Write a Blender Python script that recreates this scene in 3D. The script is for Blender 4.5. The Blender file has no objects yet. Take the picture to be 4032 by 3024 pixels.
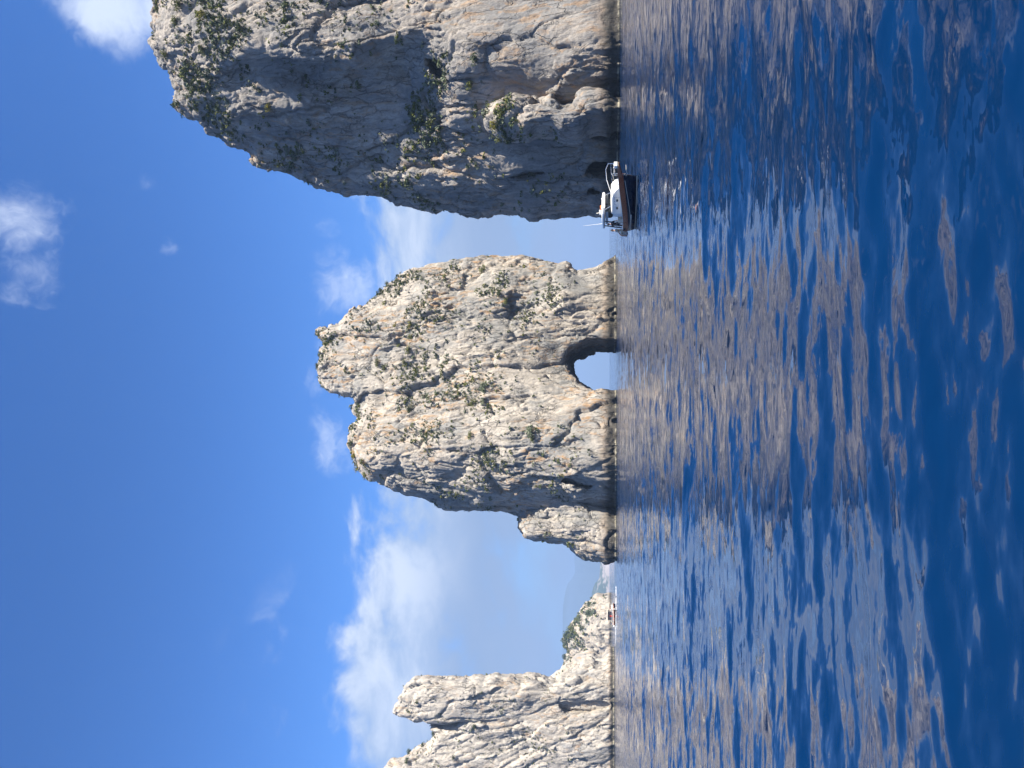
import bpy, bmesh, math, random, time
import numpy as np
import openvdb as vdb
from mathutils import Vector, Matrix

T0 = time.time()
R = math.radians
sc = bpy.context.scene
col = sc.collection

# ------------------------------------------------------------------ camera
F_PX, CX, CY = 3028.0, 2016.0, 1512.0          # focal length and centre in photograph pixels (4032 x 3024)
PITCH = math.atan((2398 - CX) / F_PX)          # the sea horizon lies at photograph column 2398
CAM_H = 2.2
cam_d = bpy.data.cameras.new('camera')
cam = bpy.data.objects.new('camera', cam_d)
col.objects.link(cam)
cam_d.sensor_fit = 'HORIZONTAL'; cam_d.sensor_width = 36.0; cam_d.lens = 36.0 * F_PX / 4032.0
cam_d.clip_start = 0.1; cam_d.clip_end = 60000
fwd = Vector((0, math.cos(PITCH), math.sin(PITCH)))
up = Vector((0, -math.sin(PITCH), math.cos(PITCH)))
right = Vector((1, 0, 0))
# the phone was held upright but the picture is stored on its side: picture right is down in the world, picture up is right
m = Matrix((( -up), (right), (-fwd))).transposed()   # columns: camera x, y, z axes in the world
cam.matrix_world = Matrix.Translation((0, 0, CAM_H)) @ m.to_4x4()
sc.camera = cam

# ------------------------------------------------------------------ light and sky
SUN_AZ, SUN_EL = R(125), R(52)                 # azimuth clockwise from the view direction
sun_dir = Vector((math.sin(SUN_AZ) * math.cos(SUN_EL), math.cos(SUN_AZ) * math.cos(SUN_EL), math.sin(SUN_EL)))
sun_d = bpy.data.lights.new('sun', 'SUN')
sun_d.energy = 5.0; sun_d.angle = R(0.53); sun_d.color = (1.0, 0.93, 0.82)
sun = bpy.data.objects.new('sun', sun_d); col.objects.link(sun)
sun.rotation_euler = sun_dir.to_track_quat('Z', 'Y').to_euler()
sun.location = (100, -60, 200)

sc.view_settings.view_transform = 'Standard'
sc.view_settings.look = 'None'
sc.view_settings.exposure = 1.36
sc.view_settings.gamma = 1.0
sc.view_settings.use_curve_mapping = False
sc.cycles.use_denoising = True
sc.cycles.max_bounces = 6
sc.cycles.volume_bounces = 0
sc.cycles.sample_clamp_indirect = 4.0


class NT:
    """small helper to write node trees as expressions"""
    def __init__(s, tree): s.t = tree; tree.nodes.clear()
    def n(s, typ, **kw):
        nd = s.t.nodes.new(typ)
        for k, v in kw.items(): setattr(nd, k, v)
        return nd
    def put(s, sock, v):
        if isinstance(v, bpy.types.NodeSocket): s.t.links.new(v, sock)
        elif v is not None:
            if isinstance(v, (tuple, list)) and sock.type == 'RGBA' and len(v) == 3: v = (*v, 1)
            sock.default_value = v
    def math(s, op, a, b=None, c=None, clamp=False):
        nd = s.n('ShaderNodeMath', operation=op, use_clamp=clamp)
        s.put(nd.inputs[0], a); s.put(nd.inputs[1], b); s.put(nd.inputs[2], c)
        return nd.outputs[0]
    def vmath(s, op, a, b=None, sc_=None):
        nd = s.n('ShaderNodeVectorMath', operation=op)
        s.put(nd.inputs[0], a); s.put(nd.inputs[1], b)
        if sc_ is not None: s.put(nd.inputs['Scale'], sc_)
        return nd.outputs['Value'] if op in ('DOT_PRODUCT', 'LENGTH') else nd.outputs[0]
    def noise(s, vec, scale, detail=4, rough=0.55, dist=0.0, color=False):
        nd = s.n('ShaderNodeTexNoise')
        s.put(nd.inputs['Vector'], vec); s.put(nd.inputs['Scale'], scale); s.put(nd.inputs['Detail'], detail)
        s.put(nd.inputs['Roughness'], rough); s.put(nd.inputs['Distortion'], dist)
        return nd.outputs['Color'] if color else nd.outputs['Fac']
    def voro(s, vec, scale, feature='F1', rnd=1.0):
        nd = s.n('ShaderNodeTexVoronoi', feature=feature)
        s.put(nd.inputs['Vector'], vec); s.put(nd.inputs['Scale'], scale); s.put(nd.inputs['Randomness'], rnd)
        return nd
    def smooth(s, v, a, b, lo=0.0, hi=1.0):
        nd = s.n('ShaderNodeMapRange', interpolation_type='SMOOTHSTEP')
        s.put(nd.inputs[0], v); s.put(nd.inputs[1], a); s.put(nd.inputs[2], b); s.put(nd.inputs[3], lo); s.put(nd.inputs[4], hi)
        return nd.outputs[0]
    def mix(s, f, a, b, blend='MIX'):
        nd = s.n('ShaderNodeMix', data_type='RGBA', blend_type=blend)
        s.put(nd.inputs['Factor'], f); s.put(nd.inputs[6], a); s.put(nd.inputs[7], b)
        return nd.outputs[2]
    def comb(s, x, y, z):
        nd = s.n('ShaderNodeCombineXYZ'); s.put(nd.inputs[0], x); s.put(nd.inputs[1], y); s.put(nd.inputs[2], z)
        return nd.outputs[0]
    def sep(s, v):
        nd = s.n('ShaderNodeSeparateXYZ'); s.put(nd.inputs[0], v); return nd.outputs
    def link(s, a, b): s.t.links.new(a, b)


def ray(px, py):
    """direction in the world of a photograph pixel"""
    a = (CY - py) / F_PX; b = (CX - px) / F_PX
    return (fwd + right * a + up * b)


def build_world():
    w = bpy.data.worlds.new('World'); sc.world = w; w.use_nodes = True
    t = NT(w.node_tree)
    sky = t.n('ShaderNodeTexSky', sky_type='NISHITA', sun_disc=False, sun_elevation=SUN_EL, sun_rotation=SUN_AZ,
              altitude=0, air_density=1.0, dust_density=0.6, ozone_density=3.0)
    tc = t.n('ShaderNodeTexCoord')
    d = t.vmath('NORMALIZE', tc.outputs['Generated'])
    x, y, z = t.sep(d)
    el = t.math('MULTIPLY', t.math('ARCSINE', z), 180 / math.pi)
    # deeper, more saturated blue than the model's own (phone camera rendition)
    hs = t.n('ShaderNodeHueSaturation'); t.put(hs.inputs['Color'], sky.outputs[0])
    t.put(hs.inputs['Saturation'], 1.30); t.put(hs.inputs['Value'], 0.92)
    base = t.mix(1.0, hs.outputs[0], (0.68, 0.92, 1.28), 'MULTIPLY')
    base = t.mix(t.smooth(el, 38.0, 15.0), base, t.vmath('SCALE', base, sc_=1.24))
    # milky layer near the horizon
    hz = t.smooth(el, 15.0, -1.0)
    base = t.mix(t.math('MULTIPLY', hz, 0.85), base, (1.85, 2.5, 3.75))
    # cloud bank lying on the horizon all round, ragged upper edge near 18 degrees
    q = t.comb(t.math('MULTIPLY', x, 1.0), t.math('MULTIPLY', y, 1.0), t.math('MULTIPLY', z, 1.8))
    warp = t.vmath('SCALE', t.vmath('SUBTRACT', t.noise(q, 3.0, 3, 0.5, color=True), (0.5, 0.5, 0.5)), sc_=0.22)
    qw = t.vmath('ADD', q, warp)
    n1 = t.noise(t.vmath('ADD', qw, (3.1, 7.7, 1.3)), 8.5, 8, 0.60)
    n2 = t.noise(t.vmath('ADD', qw, (9.1, 2.2, 5.5)), 2.4, 3, 0.5)
    top = t.math('ADD', 18.6, t.math('MULTIPLY', t.math('SUBTRACT', n2, 0.5), 22.0))
    over = t.math('SUBTRACT', top, el)                                   # degrees below the bank's top
    band = t.math('MULTIPLY', t.smooth(over, -4.5, 4.0), t.smooth(el, 2.0, 10.0, 0.45, 1.0))
    dens = t.math('ADD', t.math('MULTIPLY', t.math('SUBTRACT', n1, 0.5), 3.7), t.math('MULTIPLY', t.math('SUBTRACT', band, 0.22), 1.3))
    bank = t.smooth(dens, -0.05, 0.85)
    bank = t.math('MULTIPLY', bank, t.smooth(over, -7.0, -1.0))
    # scattered wisps of higher cloud, in the directions where they float
    pl = t.math('MAXIMUM', t.math('ADD', z, 0.25), 0.1)
    hp = t.comb(t.math('DIVIDE', x, pl), t.math('DIVIDE', y, pl), 0.0)
    dq = t.vmath('MULTIPLY', d, (1.0, 1.0, 1.35))
    hw = t.vmath('ADD', dq, t.vmath('SCALE', t.vmath('SUBTRACT', t.noise(dq, 7.0, 4, 0.6, color=True), (0.5, 0.5, 0.5)), sc_=0.16))
    nw = t.noise(hw, 9.0, 7, 0.62)
    wis = None
    for px, py, rad, gain in ((410, 10, 4.2, 1.6), (560, 10, 3.0, 1.3), (80, 870, 3.9, 1.2), (150, 1060, 3.4, 1.0), (60, 1150, 2.0, 0.9),
                              (560, 720, 1.7, 0.64), (560, 200, 1.6, 0.72), (650, 300, 1.5, 0.66), (660, 965, 1.0, 0.62), (1340, 2515, 1.6, 0.8),
                              (1345, 1120, 4.3, 1.02), (1290, 1420, 3.2, 0.9), (1330, 1750, 3.6, 0.95), (1300, 890, 1.6, 0.8), (200, 1130, 1.4, .7)):
        dv = ray(px, py).normalized()
        ang = t.math('MULTIPLY', t.math('ARCCOSINE', t.math('MINIMUM', t.vmath('DOT_PRODUCT', d, tuple(dv)), 0.99999)), 180 / math.pi)
        g = t.math('MULTIPLY', t.smooth(ang, rad * 1.5, 0.0), gain)
        wis = g if wis is None else t.math('MAXIMUM', wis, g)
    far_w = t.math('MULTIPLY', t.smooth(t.noise(hp, 1.3, 2, 0.5), 0.56, 0.76), 0.5)     # more wisps, added outside the view to whiten the ambient light
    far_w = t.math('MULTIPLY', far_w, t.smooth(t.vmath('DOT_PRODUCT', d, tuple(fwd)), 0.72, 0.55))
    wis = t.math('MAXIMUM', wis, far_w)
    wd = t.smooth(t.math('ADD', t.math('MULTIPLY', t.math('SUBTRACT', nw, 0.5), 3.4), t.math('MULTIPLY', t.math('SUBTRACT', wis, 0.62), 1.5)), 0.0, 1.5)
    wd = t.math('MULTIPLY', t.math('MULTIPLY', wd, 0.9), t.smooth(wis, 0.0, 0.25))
    # colour: white where thick, blue-grey low down
    low = t.smooth(el, 15.0, 9.0)
    bright = t.smooth(n1, 0.38, 0.66)
    cc = t.mix(bright, (3.1, 4.0, 5.6), (5.7, 6.2, 7.1))
    cc = t.mix(t.math('MULTIPLY', low, 0.9), cc, (2.05, 2.75, 4.1))
    colr = t.mix(t.math('MULTIPLY', bank, 0.93), base, cc)
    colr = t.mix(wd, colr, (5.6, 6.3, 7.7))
    bg = t.n('ShaderNodeBackground'); t.put(bg.inputs[0], colr); t.put(bg.inputs[1], 0.061)
    out = t.n('ShaderNodeOutputWorld'); t.link(bg.outputs[0], out.inputs[0])


build_world()

# ------------------------------------------------------------------ general helpers
def tag(o, label=None, cat=None, group=None, kind=None):
    if label: o['label'] = label
    if cat: o['category'] = cat
    if group: o['group'] = group
    if kind: o['kind'] = kind
    return o

def empty(name, loc, rz=0):
    o = bpy.data.objects.new(name, None); col.objects.link(o)
    o.location = loc; o.rotation_euler = (0, 0, rz); o.empty_display_size = 0.5
    return o

def np_mesh(name, V, Fq, mat=None, smooth=False):
    """mesh from numpy vertices and faces (n x 3 or n x 4)"""
    me = bpy.data.meshes.new(name)
    k = Fq.shape[1]
    me.vertices.add(len(V)); me.vertices.foreach_set('co', np.ascontiguousarray(V, np.float32).ravel())
    me.loops.add(Fq.size); me.loops.foreach_set('vertex_index', np.ascontiguousarray(Fq, np.int32).ravel())
    me.polygons.add(len(Fq)); me.polygons.foreach_set('loop_start', np.arange(0, Fq.size, k, dtype=np.int32))
    if smooth: me.polygons.foreach_set('use_smooth', np.ones(len(Fq), bool))
    me.update(calc_edges=True)
    if mat: me.materials.append(mat)
    return me

def link(name, me, parent=None, loc=None):
    o = bpy.data.objects.new(name, me); col.objects.link(o)
    if parent: o.parent = parent
    if loc is not None: o.location = loc
    return o

def new_mat(name):
    mt = bpy.data.materials.new(name); mt.use_nodes = True
    t = NT(mt.node_tree)
    b = t.n('ShaderNodeBsdfPrincipled'); out = t.n('ShaderNodeOutputMaterial')
    t.link(b.outputs[0], out.inputs[0])
    return mt, t, b

def plain(name, c, rough=0.6, metal=0.0, spec=0.5, vary=0.12, scale=6.0):
    """painted / woven / metal surface with a little procedural unevenness"""
    mt, t, b = new_mat(name)
    g = t.n('ShaderNodeNewGeometry')
    n = t.noise(g.outputs['Position'], scale, 4, 0.6)
    dark = tuple(v * (1 - vary) for v in c); lite = tuple(min(1, v * (1 + vary)) for v in c)
    t.put(b.inputs['Base Color'], t.mix(n, dark, lite))
    t.put(b.inputs['Roughness'], t.smooth(n, 0.2, 0.8, max(0.02, rough - 0.08), min(1, rough + 0.08)))
    t.put(b.inputs['Metallic'], metal); t.put(b.inputs['Specular IOR Level'], spec)
    return mt

# ------------------------------------------------------------------ numpy noise
_rng = np.random.default_rng(7)
PERM = np.concatenate([_rng.permutation(256)] * 3).astype(np.int32)
GRAD = _rng.normal(size=(256, 3)).astype(np.float32); GRAD /= np.linalg.norm(GRAD, axis=1)[:, None]
RND = _rng.random((256, 8)).astype(np.float32)

def hash3(ix, iy, iz):
    return PERM[PERM[PERM[ix & 255] + (iy & 255)] + (iz & 255)]

def perlin(P):
    P = P.astype(np.float32)
    fl = np.floor(P); I = fl.astype(np.int32); f = P - fl
    u = f * f * f * (f * (f * 6 - 15) + 10)
    out = 0
    for dx in (0, 1):
        wx = u[:, 0] if dx else 1 - u[:, 0]
        for dy in (0, 1):
            wy = wx * (u[:, 1] if dy else 1 - u[:, 1])
            for dz in (0, 1):
                g = GRAD[hash3(I[:, 0] + dx, I[:, 1] + dy, I[:, 2] + dz)]
                dt = g[:, 0] * (f[:, 0] - dx) + g[:, 1] * (f[:, 1] - dy) + g[:, 2] * (f[:, 2] - dz)
                out = out + dt * wy * (u[:, 2] if dz else 1 - u[:, 2])
    return out * 1.6                                 # roughly -1 .. 1

def fbm(P, octs=4, gain=0.5, lac=2.03):
    a, s, o = 1.0, 0, 0.0
    for k in range(octs):
        o = o + a * perlin(P + k * 17.3); s += a; a *= gain; P = P * lac
    return o / s

def ridged(P, octs=3, gain=0.5):
    a, s, o = 1.0, 0, 0.0
    for k in range(octs):
        o = o + a * (1 - np.abs(perlin(P + k * 31.7)) * 2); s += a; a *= gain; P = P * 2.1
    return o / s

def worley(P):
    """nearest cell hash, vector to its point, F1, F2"""
    P = P.astype(np.float32); fl = np.floor(P); I = fl.astype(np.int32); f = P - fl
    n = len(P)
    f1 = np.full(n, 9, np.float32); f2 = np.full(n, 9, np.float32)
    hid = np.zeros(n, np.int32); vec = np.zeros((n, 3), np.float32)
    for dx in (-1, 0, 1):
        for dy in (-1, 0, 1):
            for dz in (-1, 0, 1):
                h = hash3(I[:, 0] + dx, I[:, 1] + dy, I[:, 2] + dz)
                v = f - (RND[h, :3] + np.array([dx, dy, dz], np.float32))
                dd = (v * v).sum(1)
                nearer = dd < f1
                f2 = np.where(nearer, f1, np.minimum(f2, dd))
                f1 = np.where(nearer, dd, f1)
                hid[nearer] = h[nearer]; vec[nearer] = v[nearer]
    return hid, vec, np.sqrt(f1), np.sqrt(f2)

# ------------------------------------------------------------------ pixels to places
def pix_plane(pts, Y):
    """photograph pixels (column, row) -> x, z on the upright plane at distance Y"""
    p = np.asarray(pts, float)
    a = (CY - p[:, 1]) / F_PX; b = (CX - p[:, 0]) / F_PX
    cy, sy = math.cos(PITCH), math.sin(PITCH)
    k = Y / (cy - b * sy)
    return np.stack([a * k, CAM_H + (sy + b * cy) * k], 1)

def world_pix(P):
    d = P - np.array([0, 0, CAM_H]); cy, sy = math.cos(PITCH), math.sin(PITCH)
    f = d[:, 1] * cy + d[:, 2] * sy; u_ = -d[:, 1] * sy + d[:, 2] * cy
    return np.stack([CX - F_PX * u_ / f, CY - F_PX * d[:, 0] / f], 1)

def poly_sd(poly, X, Z):
    """signed distance (negative inside) of the grid points to a polygon"""
    d = np.full(X.shape, 1e9); s = np.ones(X.shape)
    n = len(poly)
    for i in range(n):
        a = poly[i]; b = poly[i - 1]
        e = b - a; wx = X - a[0]; wz = Z - a[1]
        tt = np.clip((wx * e[0] + wz * e[1]) / max(e @ e, 1e-9), 0, 1)
        bx = wx - e[0] * tt; bz = wz - e[1] * tt
        d = np.minimum(d, bx * bx + bz * bz)
        c1 = Z >= a[1]; c2 = Z < b[1]; c3 = e[0] * wz > e[1] * wx
        flip = (c1 & c2 & c3) | (~c1 & ~c2 & ~c3)
        s = np.where(flip, -s, s)
    return s * np.sqrt(d)

def rbf(ctrl_xz, val, X, Z):
    n = len(ctrl_xz)
    K = np.linalg.norm(ctrl_xz[:, None] - ctrl_xz[None], axis=2)
    A = np.zeros((n + 3, n + 3)); A[:n, :n] = K - np.eye(n) * 1.0
    A[:n, n] = 1; A[:n, n + 1:] = ctrl_xz; A[n:, :n] = A[:n, n:].T
    w = np.linalg.solve(A, np.concatenate([val, [0, 0, 0]]))
    out = w[n] + w[n + 1] * X + w[n + 2] * Z
    for i in range(n): out = out + w[i] * np.hypot(X - ctrl_xz[i, 0], Z - ctrl_xz[i, 1])
    return out

def smax(a, b, k):
    h = np.clip(0.5 - 0.5 * (a - b) / k, 0, 1)
    return b * h + a * (1 - h) + k * h * (1 - h)

class Grid2:
    def __init__(s, x0, z0, st, arr): s.x0, s.z0, s.st, s.a = x0, z0, st, arr
    def __call__(s, X, Z):
        i = np.clip((X - s.x0) / s.st, 0, s.a.shape[0] - 1.001); j = np.clip((Z - s.z0) / s.st, 0, s.a.shape[1] - 1.001)
        i0 = i.astype(int); j0 = j.astype(int); fi = i - i0; fj = j - j0; a = s.a
        return (a[i0, j0] * (1 - fi) * (1 - fj) + a[i0 + 1, j0] * fi * (1 - fj) + a[i0, j0 + 1] * (1 - fi) * fj + a[i0 + 1, j0 + 1] * fi * fj)

def upsample(a, f):
    for ax in range(3):
        n = a.shape[ax]; t_ = np.linspace(0, n - 1, (n - 1) * f + 1); i0 = np.minimum(t_.astype(int), n - 2); w = (t_ - i0).astype(np.float32)
        sh = [1, 1, 1]; sh[ax] = -1; w = w.reshape(sh)
        a = np.take(a, i0, ax) * (1 - w) + np.take(a, i0 + 1, ax) * w
    return a

def rock_mesh(outline, Y0, Ys, ctrl, vox, fac, seed, caves=(), R_edge=5.0, Tb=26.0, low_amp=1.6, base_v=2400, amp=1.0, grain=(1, 1, 1), tilt=0.0, thick=60.0, calm=()):
    """a rock as a solid: outline at distance Ys, front surface Y0 + offsets, back surface behind it; then weathered"""
    po = pix_plane(outline, Ys)
    first, last = po[0], po[-1]
    poly = np.concatenate([po, [[last[0], -9], [first[0], -9]]])
    cst = vox * fac
    pad = 5.0
    x0, x1 = poly[:, 0].min() - pad, poly[:, 0].max() + pad
    z0, z1 = -4.0, poly[:, 1].max() + pad
    st = 0.5
    gx = np.arange(x0 - 8, x1 + 8, st); gz = np.arange(z0 - 4, z1 * 1.15 + 8, st)
    GX, GZ = np.meshgrid(gx, gz, indexing='ij')
    SD = Grid2(gx[0], gz[0], st, poly_sd(poly, GX, GZ))
    c = np.asarray(ctrl, float)
    OFF = Grid2(gx[0], gz[0], st, rbf(pix_plane(c[:, :2], Ys), c[:, 2], GX, GZ))
    ymin = Y0 + c[:, 2].min() - 7; ymax = Ys + Tb + 3
    X, Y, Z = np.meshgrid(np.arange(x0, x1, cst), np.arange(ymin, ymax, cst), np.arange(z0, z1, cst), indexing='ij')
    shp = X.shape; X = X.ravel(); Y = Y.ravel(); Z = Z.ravel()
    P = np.stack([X, Y, Z], 1)
    s = Ys / Y
    xc = X * s; zc = CAM_H + (Z - CAM_H) * s
    sdc = SD(xc, zc); sdu = SD(X, Z)
    d_in = -np.maximum(sdc, sdu)
    rr = np.clip(1 - d_in / R_edge, 0, 1)
    Yf = Y0 + OFF(xc, zc) + R_edge * (1 - np.sqrt(1 - np.minimum(rr, 0.999) ** 2)) * 0.9
    Yb = np.minimum(Ys + Tb * np.sqrt(np.clip(d_in / 14.0, 0, 1)), Y0 + OFF(xc, zc) + thick + 14.0 * np.clip((50 - Z) / 50, 0, 1))
    f = smax(np.maximum(sdc, np.where(Y > Ys, sdu, sdu)), Yf - Y, 1.2)
    f = smax(f, Y - Yb, 2.0)
    q = P * np.array([1, 1, 0.45]) * np.array(grain)
    f = f + low_amp * np.clip(-(np.maximum(sdc, sdu)) / 4.0, 0.12, 1) * (0.9 * fbm(q / 11.0 + seed, 3) + 0.55 * ridged(q / 6.0 + seed * 3, 2) - 0.2)
    for cv in caves:
        pc = pix_plane(cv['poly'], Ys)
        cs = Grid2(gx[0], gz[0], st, poly_sd(pc, GX, GZ))
        t_ = (cv['y1'] - Y) / max(cv['y1'] - cv['y0'], 1e-3)
        tc = np.clip(t_, -0.5, 1.6)
        fl = cv.get('flare', 0.0); sh = cv.get('shift', 0.0); vz = cv.get('rise', 0.0)
        tp = np.clip(tc, 0, 2)
        vr = cv.get('veer', 0.0) * np.clip(1 - tp, 0, 1)
        g = cs(xc - sh * tp - vr, zc - vz * tp) - fl * tp + cv.get('jag', 0.45) * fbm(P / 2.6 + seed, 2)
        if not cv.get('through'):
            g = smax(g, Y - cv['y1'] + 1.2 * fbm(P / 5.0, 2), 1.5)
        f = smax(f, -g, cv.get('k', 1.2))
    A = upsample(np.clip(f, -6, 6).reshape(shp).astype(np.float32), fac)
    A = np.clip(A / vox, -4, 4)
    g = vdb.FloatGrid(4.0); g.copyFromArray(A, tolerance=0.0)
    V, Fq = g.convertToQuads(isovalue=0.0)
    V = V * vox + np.array([x0, ymin, z0], np.float32)
    # vertex normals
    n = np.cross(V[Fq[:, 2]] - V[Fq[:, 0]], V[Fq[:, 3]] - V[Fq[:, 1]])
    N = np.zeros_like(V)
    for k in range(4): np.add.at(N, Fq[:, k], n)
    N /= np.linalg.norm(N, axis=1)[:, None] + 1e-9
    if ((V - V.mean(0)) * N).sum() < 0: N = -N; Fq = Fq[:, ::-1]
    # weathering: blocks with tilted faces, flutes and cracks (the hidden rear only gets a coarse version)
    Vall, Nall = V, N
    view = V - np.array([0, 0, CAM_H], np.float32); view /= np.linalg.norm(view, axis=1)[:, None]
    seen = (view * N).sum(1) < 0.35
    V = Vall[seen]
    Q = V.copy()
    if tilt: Q[:, 0] = V[:, 0] + tilt * V[:, 2]
    Q = Q * np.array(grain, np.float32)
    Wp = Q + 0.8 * np.stack([perlin(Q / 4.0 + 5 + seed), perlin(Q / 4.0 + 55 + seed), perlin(Q / 4.0 + 95 + seed)], 1)
    disp = np.zeros(len(V), np.float32)
    rough = np.clip(0.75 + 1.5 * fbm(V / 13.0 + seed * 5, 2), 0.22, 1.3)        # smooth slabs next to shattered ground
    pxy = world_pix(V)
    for cc, cr, crad in calm: rough = rough * (1 - 0.85 * np.exp(-((pxy[:, 0] - cc) ** 2 + (pxy[:, 1] - cr) ** 2) / (crad * crad)))
    for size, zs, a_off, a_tilt, a_crack, wc in ((9.0, 0.30, 0.60, 0.50, 0.50, 0.055), (3.6, 0.18, 0.38, 0.42, 0.42, 0.09), (1.7, 0.20, 0.26, 0.40, 0.24, 0.14), (1.0, 0.30, 0.15, 0.34, 0.10, 0.18)):
        if size < vox * 2.4: continue
        h, vec, f1, f2 = worley(Wp / size * np.array([1, 1, zs], np.float32) + seed * 1.7)
        tl = (RND[h, 3:6] - 0.5) * 2
        disp += (a_off * (RND[h, 6] - 0.5) * 2 + a_tilt * size * 0.22 * (tl * vec).sum(1) - a_crack * np.exp(-((f2 - f1) / wc) ** 2)) * amp * (rough if size < 5 else 1.0)
    disp += amp * 0.22 * (ridged(Wp * np.array([1, 1, 0.16], np.float32) / 3.6 + seed, 3) - 0.35) * rough
    disp += amp * 0.24 * (ridged(Wp * np.array([1, 1, 0.16], np.float32) / 1.1 + seed * 2, 2) - 0.35) * rough
    disp += amp * 0.12 * fbm(V / 0.8 + seed, 2)
    dall = (0.5 * amp * fbm(Vall / 4.0 + seed, 1)).astype(np.float32)
    dall[seen] = disp; disp = dall; V = Vall
    # undercut notch of the tide zone
    disp -= 0.55 * np.exp(-((V[:, 2] - 0.9) / 0.9) ** 2) * (0.6 + 0.6 * perlin(V / 2.2 + 3))
    V = V + N * disp[:, None]
    return V, Fq, N

# ------------------------------------------------------------------ rock materials
def rock_material(name, cream, grey, ochre_amt, grey_amt, tide, tone=0.92, band_col=(0.042, 0.038, 0.030)):
    mt, t, b = new_mat(name)
    g = t.n('ShaderNodeNewGeometry'); P = g.outputs['Position']
    x, y, z = t.sep(P)
    Ps = t.vmath('MULTIPLY', P, (1, 1, 0.22))
    wob = t.vmath('ADD', Ps, t.vmath('SCALE', t.vmath('SUBTRACT', t.noise(P, 0.12, 3, 0.5, color=True), (0.5, 0.5, 0.5)), sc_=5.0))
    nA = t.noise(P, 0.07, 5, 0.6)
    nB = t.noise(wob, 0.32, 6, 0.62)
    nC = t.noise(P, 1.1, 5, 0.65)
    nD = t.noise(t.vmath('ADD', wob, (40, 11, 5)), 0.20, 5, 0.6)
    nE = t.noise(t.vmath('ADD', wob, (7, 81, 15)), 0.75, 4, 0.6)
    nF = t.noise(t.vmath('MULTIPLY', P, (1, 1, 0.45)), 0.9, 8, 0.70)
    nG = t.noise(t.vmath('ADD', t.vmath('MULTIPLY', P, (1, 1, 0.6)), (5, 9, 2)), 2.6, 6, 0.7)
    c = t.mix(t.smooth(nB, 0.36, 0.64), tuple(v * 0.74 * tone for v in cream), tuple(v * 1.14 * tone for v in cream))
    c = t.mix(t.smooth(nF, 0.40, 0.62), c, t.mix(0.5, c, tuple(v * 1.2 * tone for v in cream)))
    c = t.mix(t.math('MULTIPLY', t.smooth(nG, 0.52, 0.68), 0.55), c, tuple(v * 0.62 * tone for v in grey))
    gm = t.smooth(t.math('ADD', t.math('MULTIPLY', nA, 0.6), t.math('MULTIPLY', nD, 0.5)), 0.66 - 0.22 * grey_amt, 0.78 - 0.2 * grey_amt)
    gc = t.mix(nC, tuple(v * 0.72 * tone for v in grey), tuple(v * 1.2 * tone for v in grey))
    c = t.mix(t.math('MULTIPLY', gm, 0.8), c, gc)
    om = t.math('MULTIPLY', t.smooth(nE, 0.50, 0.66), t.smooth(t.noise(t.vmath('ADD', P, (13, 3, 31)), 0.06, 3, 0.5), 0.42, 0.58))
    oc = t.mix(nC, (0.40 * tone, 0.21 * tone, 0.085 * tone), (0.46 * tone, 0.32 * tone, 0.18 * tone))
    c = t.mix(t.math('MULTIPLY', om, ochre_amt), c, oc)
    stk = t.noise(t.vmath('MULTIPLY', t.vmath('ADD', P, t.vmath('SCALE', t.noise(P, 0.2, 2, 0.5, color=True), sc_=2.0)), (1, 1, 0.07)), 0.9, 5, 0.65)
    c = t.mix(t.math('MULTIPLY', t.smooth(stk, 0.55, 0.68), 0.45), c, tuple(v * 1.22 * tone for v in cream))
    c = t.mix(t.math('MULTIPLY', t.smooth(stk, 0.44, 0.32), 0.45), c, (0.22 * tone, 0.195 * tone, 0.165 * tone))
    # dark lichen specks and seams of the stone
    sp = t.smooth(t.noise(t.vmath('MULTIPLY', P, (1, 1, 0.5)), 1.9, 4, 0.7), 0.60, 0.72)
    c = t.mix(t.math('MULTIPLY', sp, 0.55), c, (0.15, 0.145, 0.125))
    seam = t.smooth(t.math('ABSOLUTE', t.math('SUBTRACT', t.noise(t.vmath('MULTIPLY', wob, (1, 1, 0.7)), 0.55, 4, 0.6), 0.5)), 0.018, 0.0)
    c = t.mix(t.math('MULTIPLY', seam, 0.42), c, (0.13, 0.115, 0.095))
    vo = t.n('ShaderNodeTexVoronoi', feature='DISTANCE_TO_EDGE')
    t.put(vo.inputs['Vector'], t.vmath('ADD', t.vmath('MULTIPLY', P, (1, 1, 0.30)), t.vmath('SCALE', t.noise(P, 0.5, 4, 0.6, color=True), sc_=1.6))); t.put(vo.inputs['Scale'], 0.42)
    crk = t.math('MULTIPLY', t.smooth(vo.outputs['Distance'], 0.055, 0.0), t.smooth(t.noise(P, 0.13, 3), 0.42, 0.58))
    c = t.mix(t.math('MULTIPLY', crk, 0.42), c, (0.085, 0.075, 0.062))
    # tide zone: dark algae, pale crust right at the water
    zt = t.math('ADD', z, t.math('MULTIPLY', t.math('SUBTRACT', t.noise(t.vmath('MULTIPLY', P, (1, 1, 0.35)), 0.55, 5, 0.65), 0.5), 2.6 * tide))
    dm = t.smooth(zt, 2.3 * tide, 1.2 * tide)
    bn = t.mix(nC, tuple(v * 0.5 for v in band_col), tuple(v * 2.1 for v in band_col))
    brown = t.math('MULTIPLY', t.smooth(zt, 3.4 * tide, 1.8 * tide), 0.5)
    c = t.mix(brown, c, (0.24, 0.17, 0.11))
    c = t.mix(t.math('MULTIPLY', dm, 0.93), c, bn)
    zl = t.math('ADD', z, t.math('MULTIPLY', t.math('SUBTRACT', nC, 0.5), 0.5))
    cr = t.math('MULTIPLY', t.smooth(zl, 0.62, 0.42), t.smooth(zl, 0.12, 0.22))
    c = t.mix(t.math('MULTIPLY', cr, t.smooth(t.noise(P, 0.5, 3), 0.40, 0.62, 0.0, 0.6)), c, (0.52, 0.47, 0.33))
    wet = t.smooth(zl, 0.25, 0.08)
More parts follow.
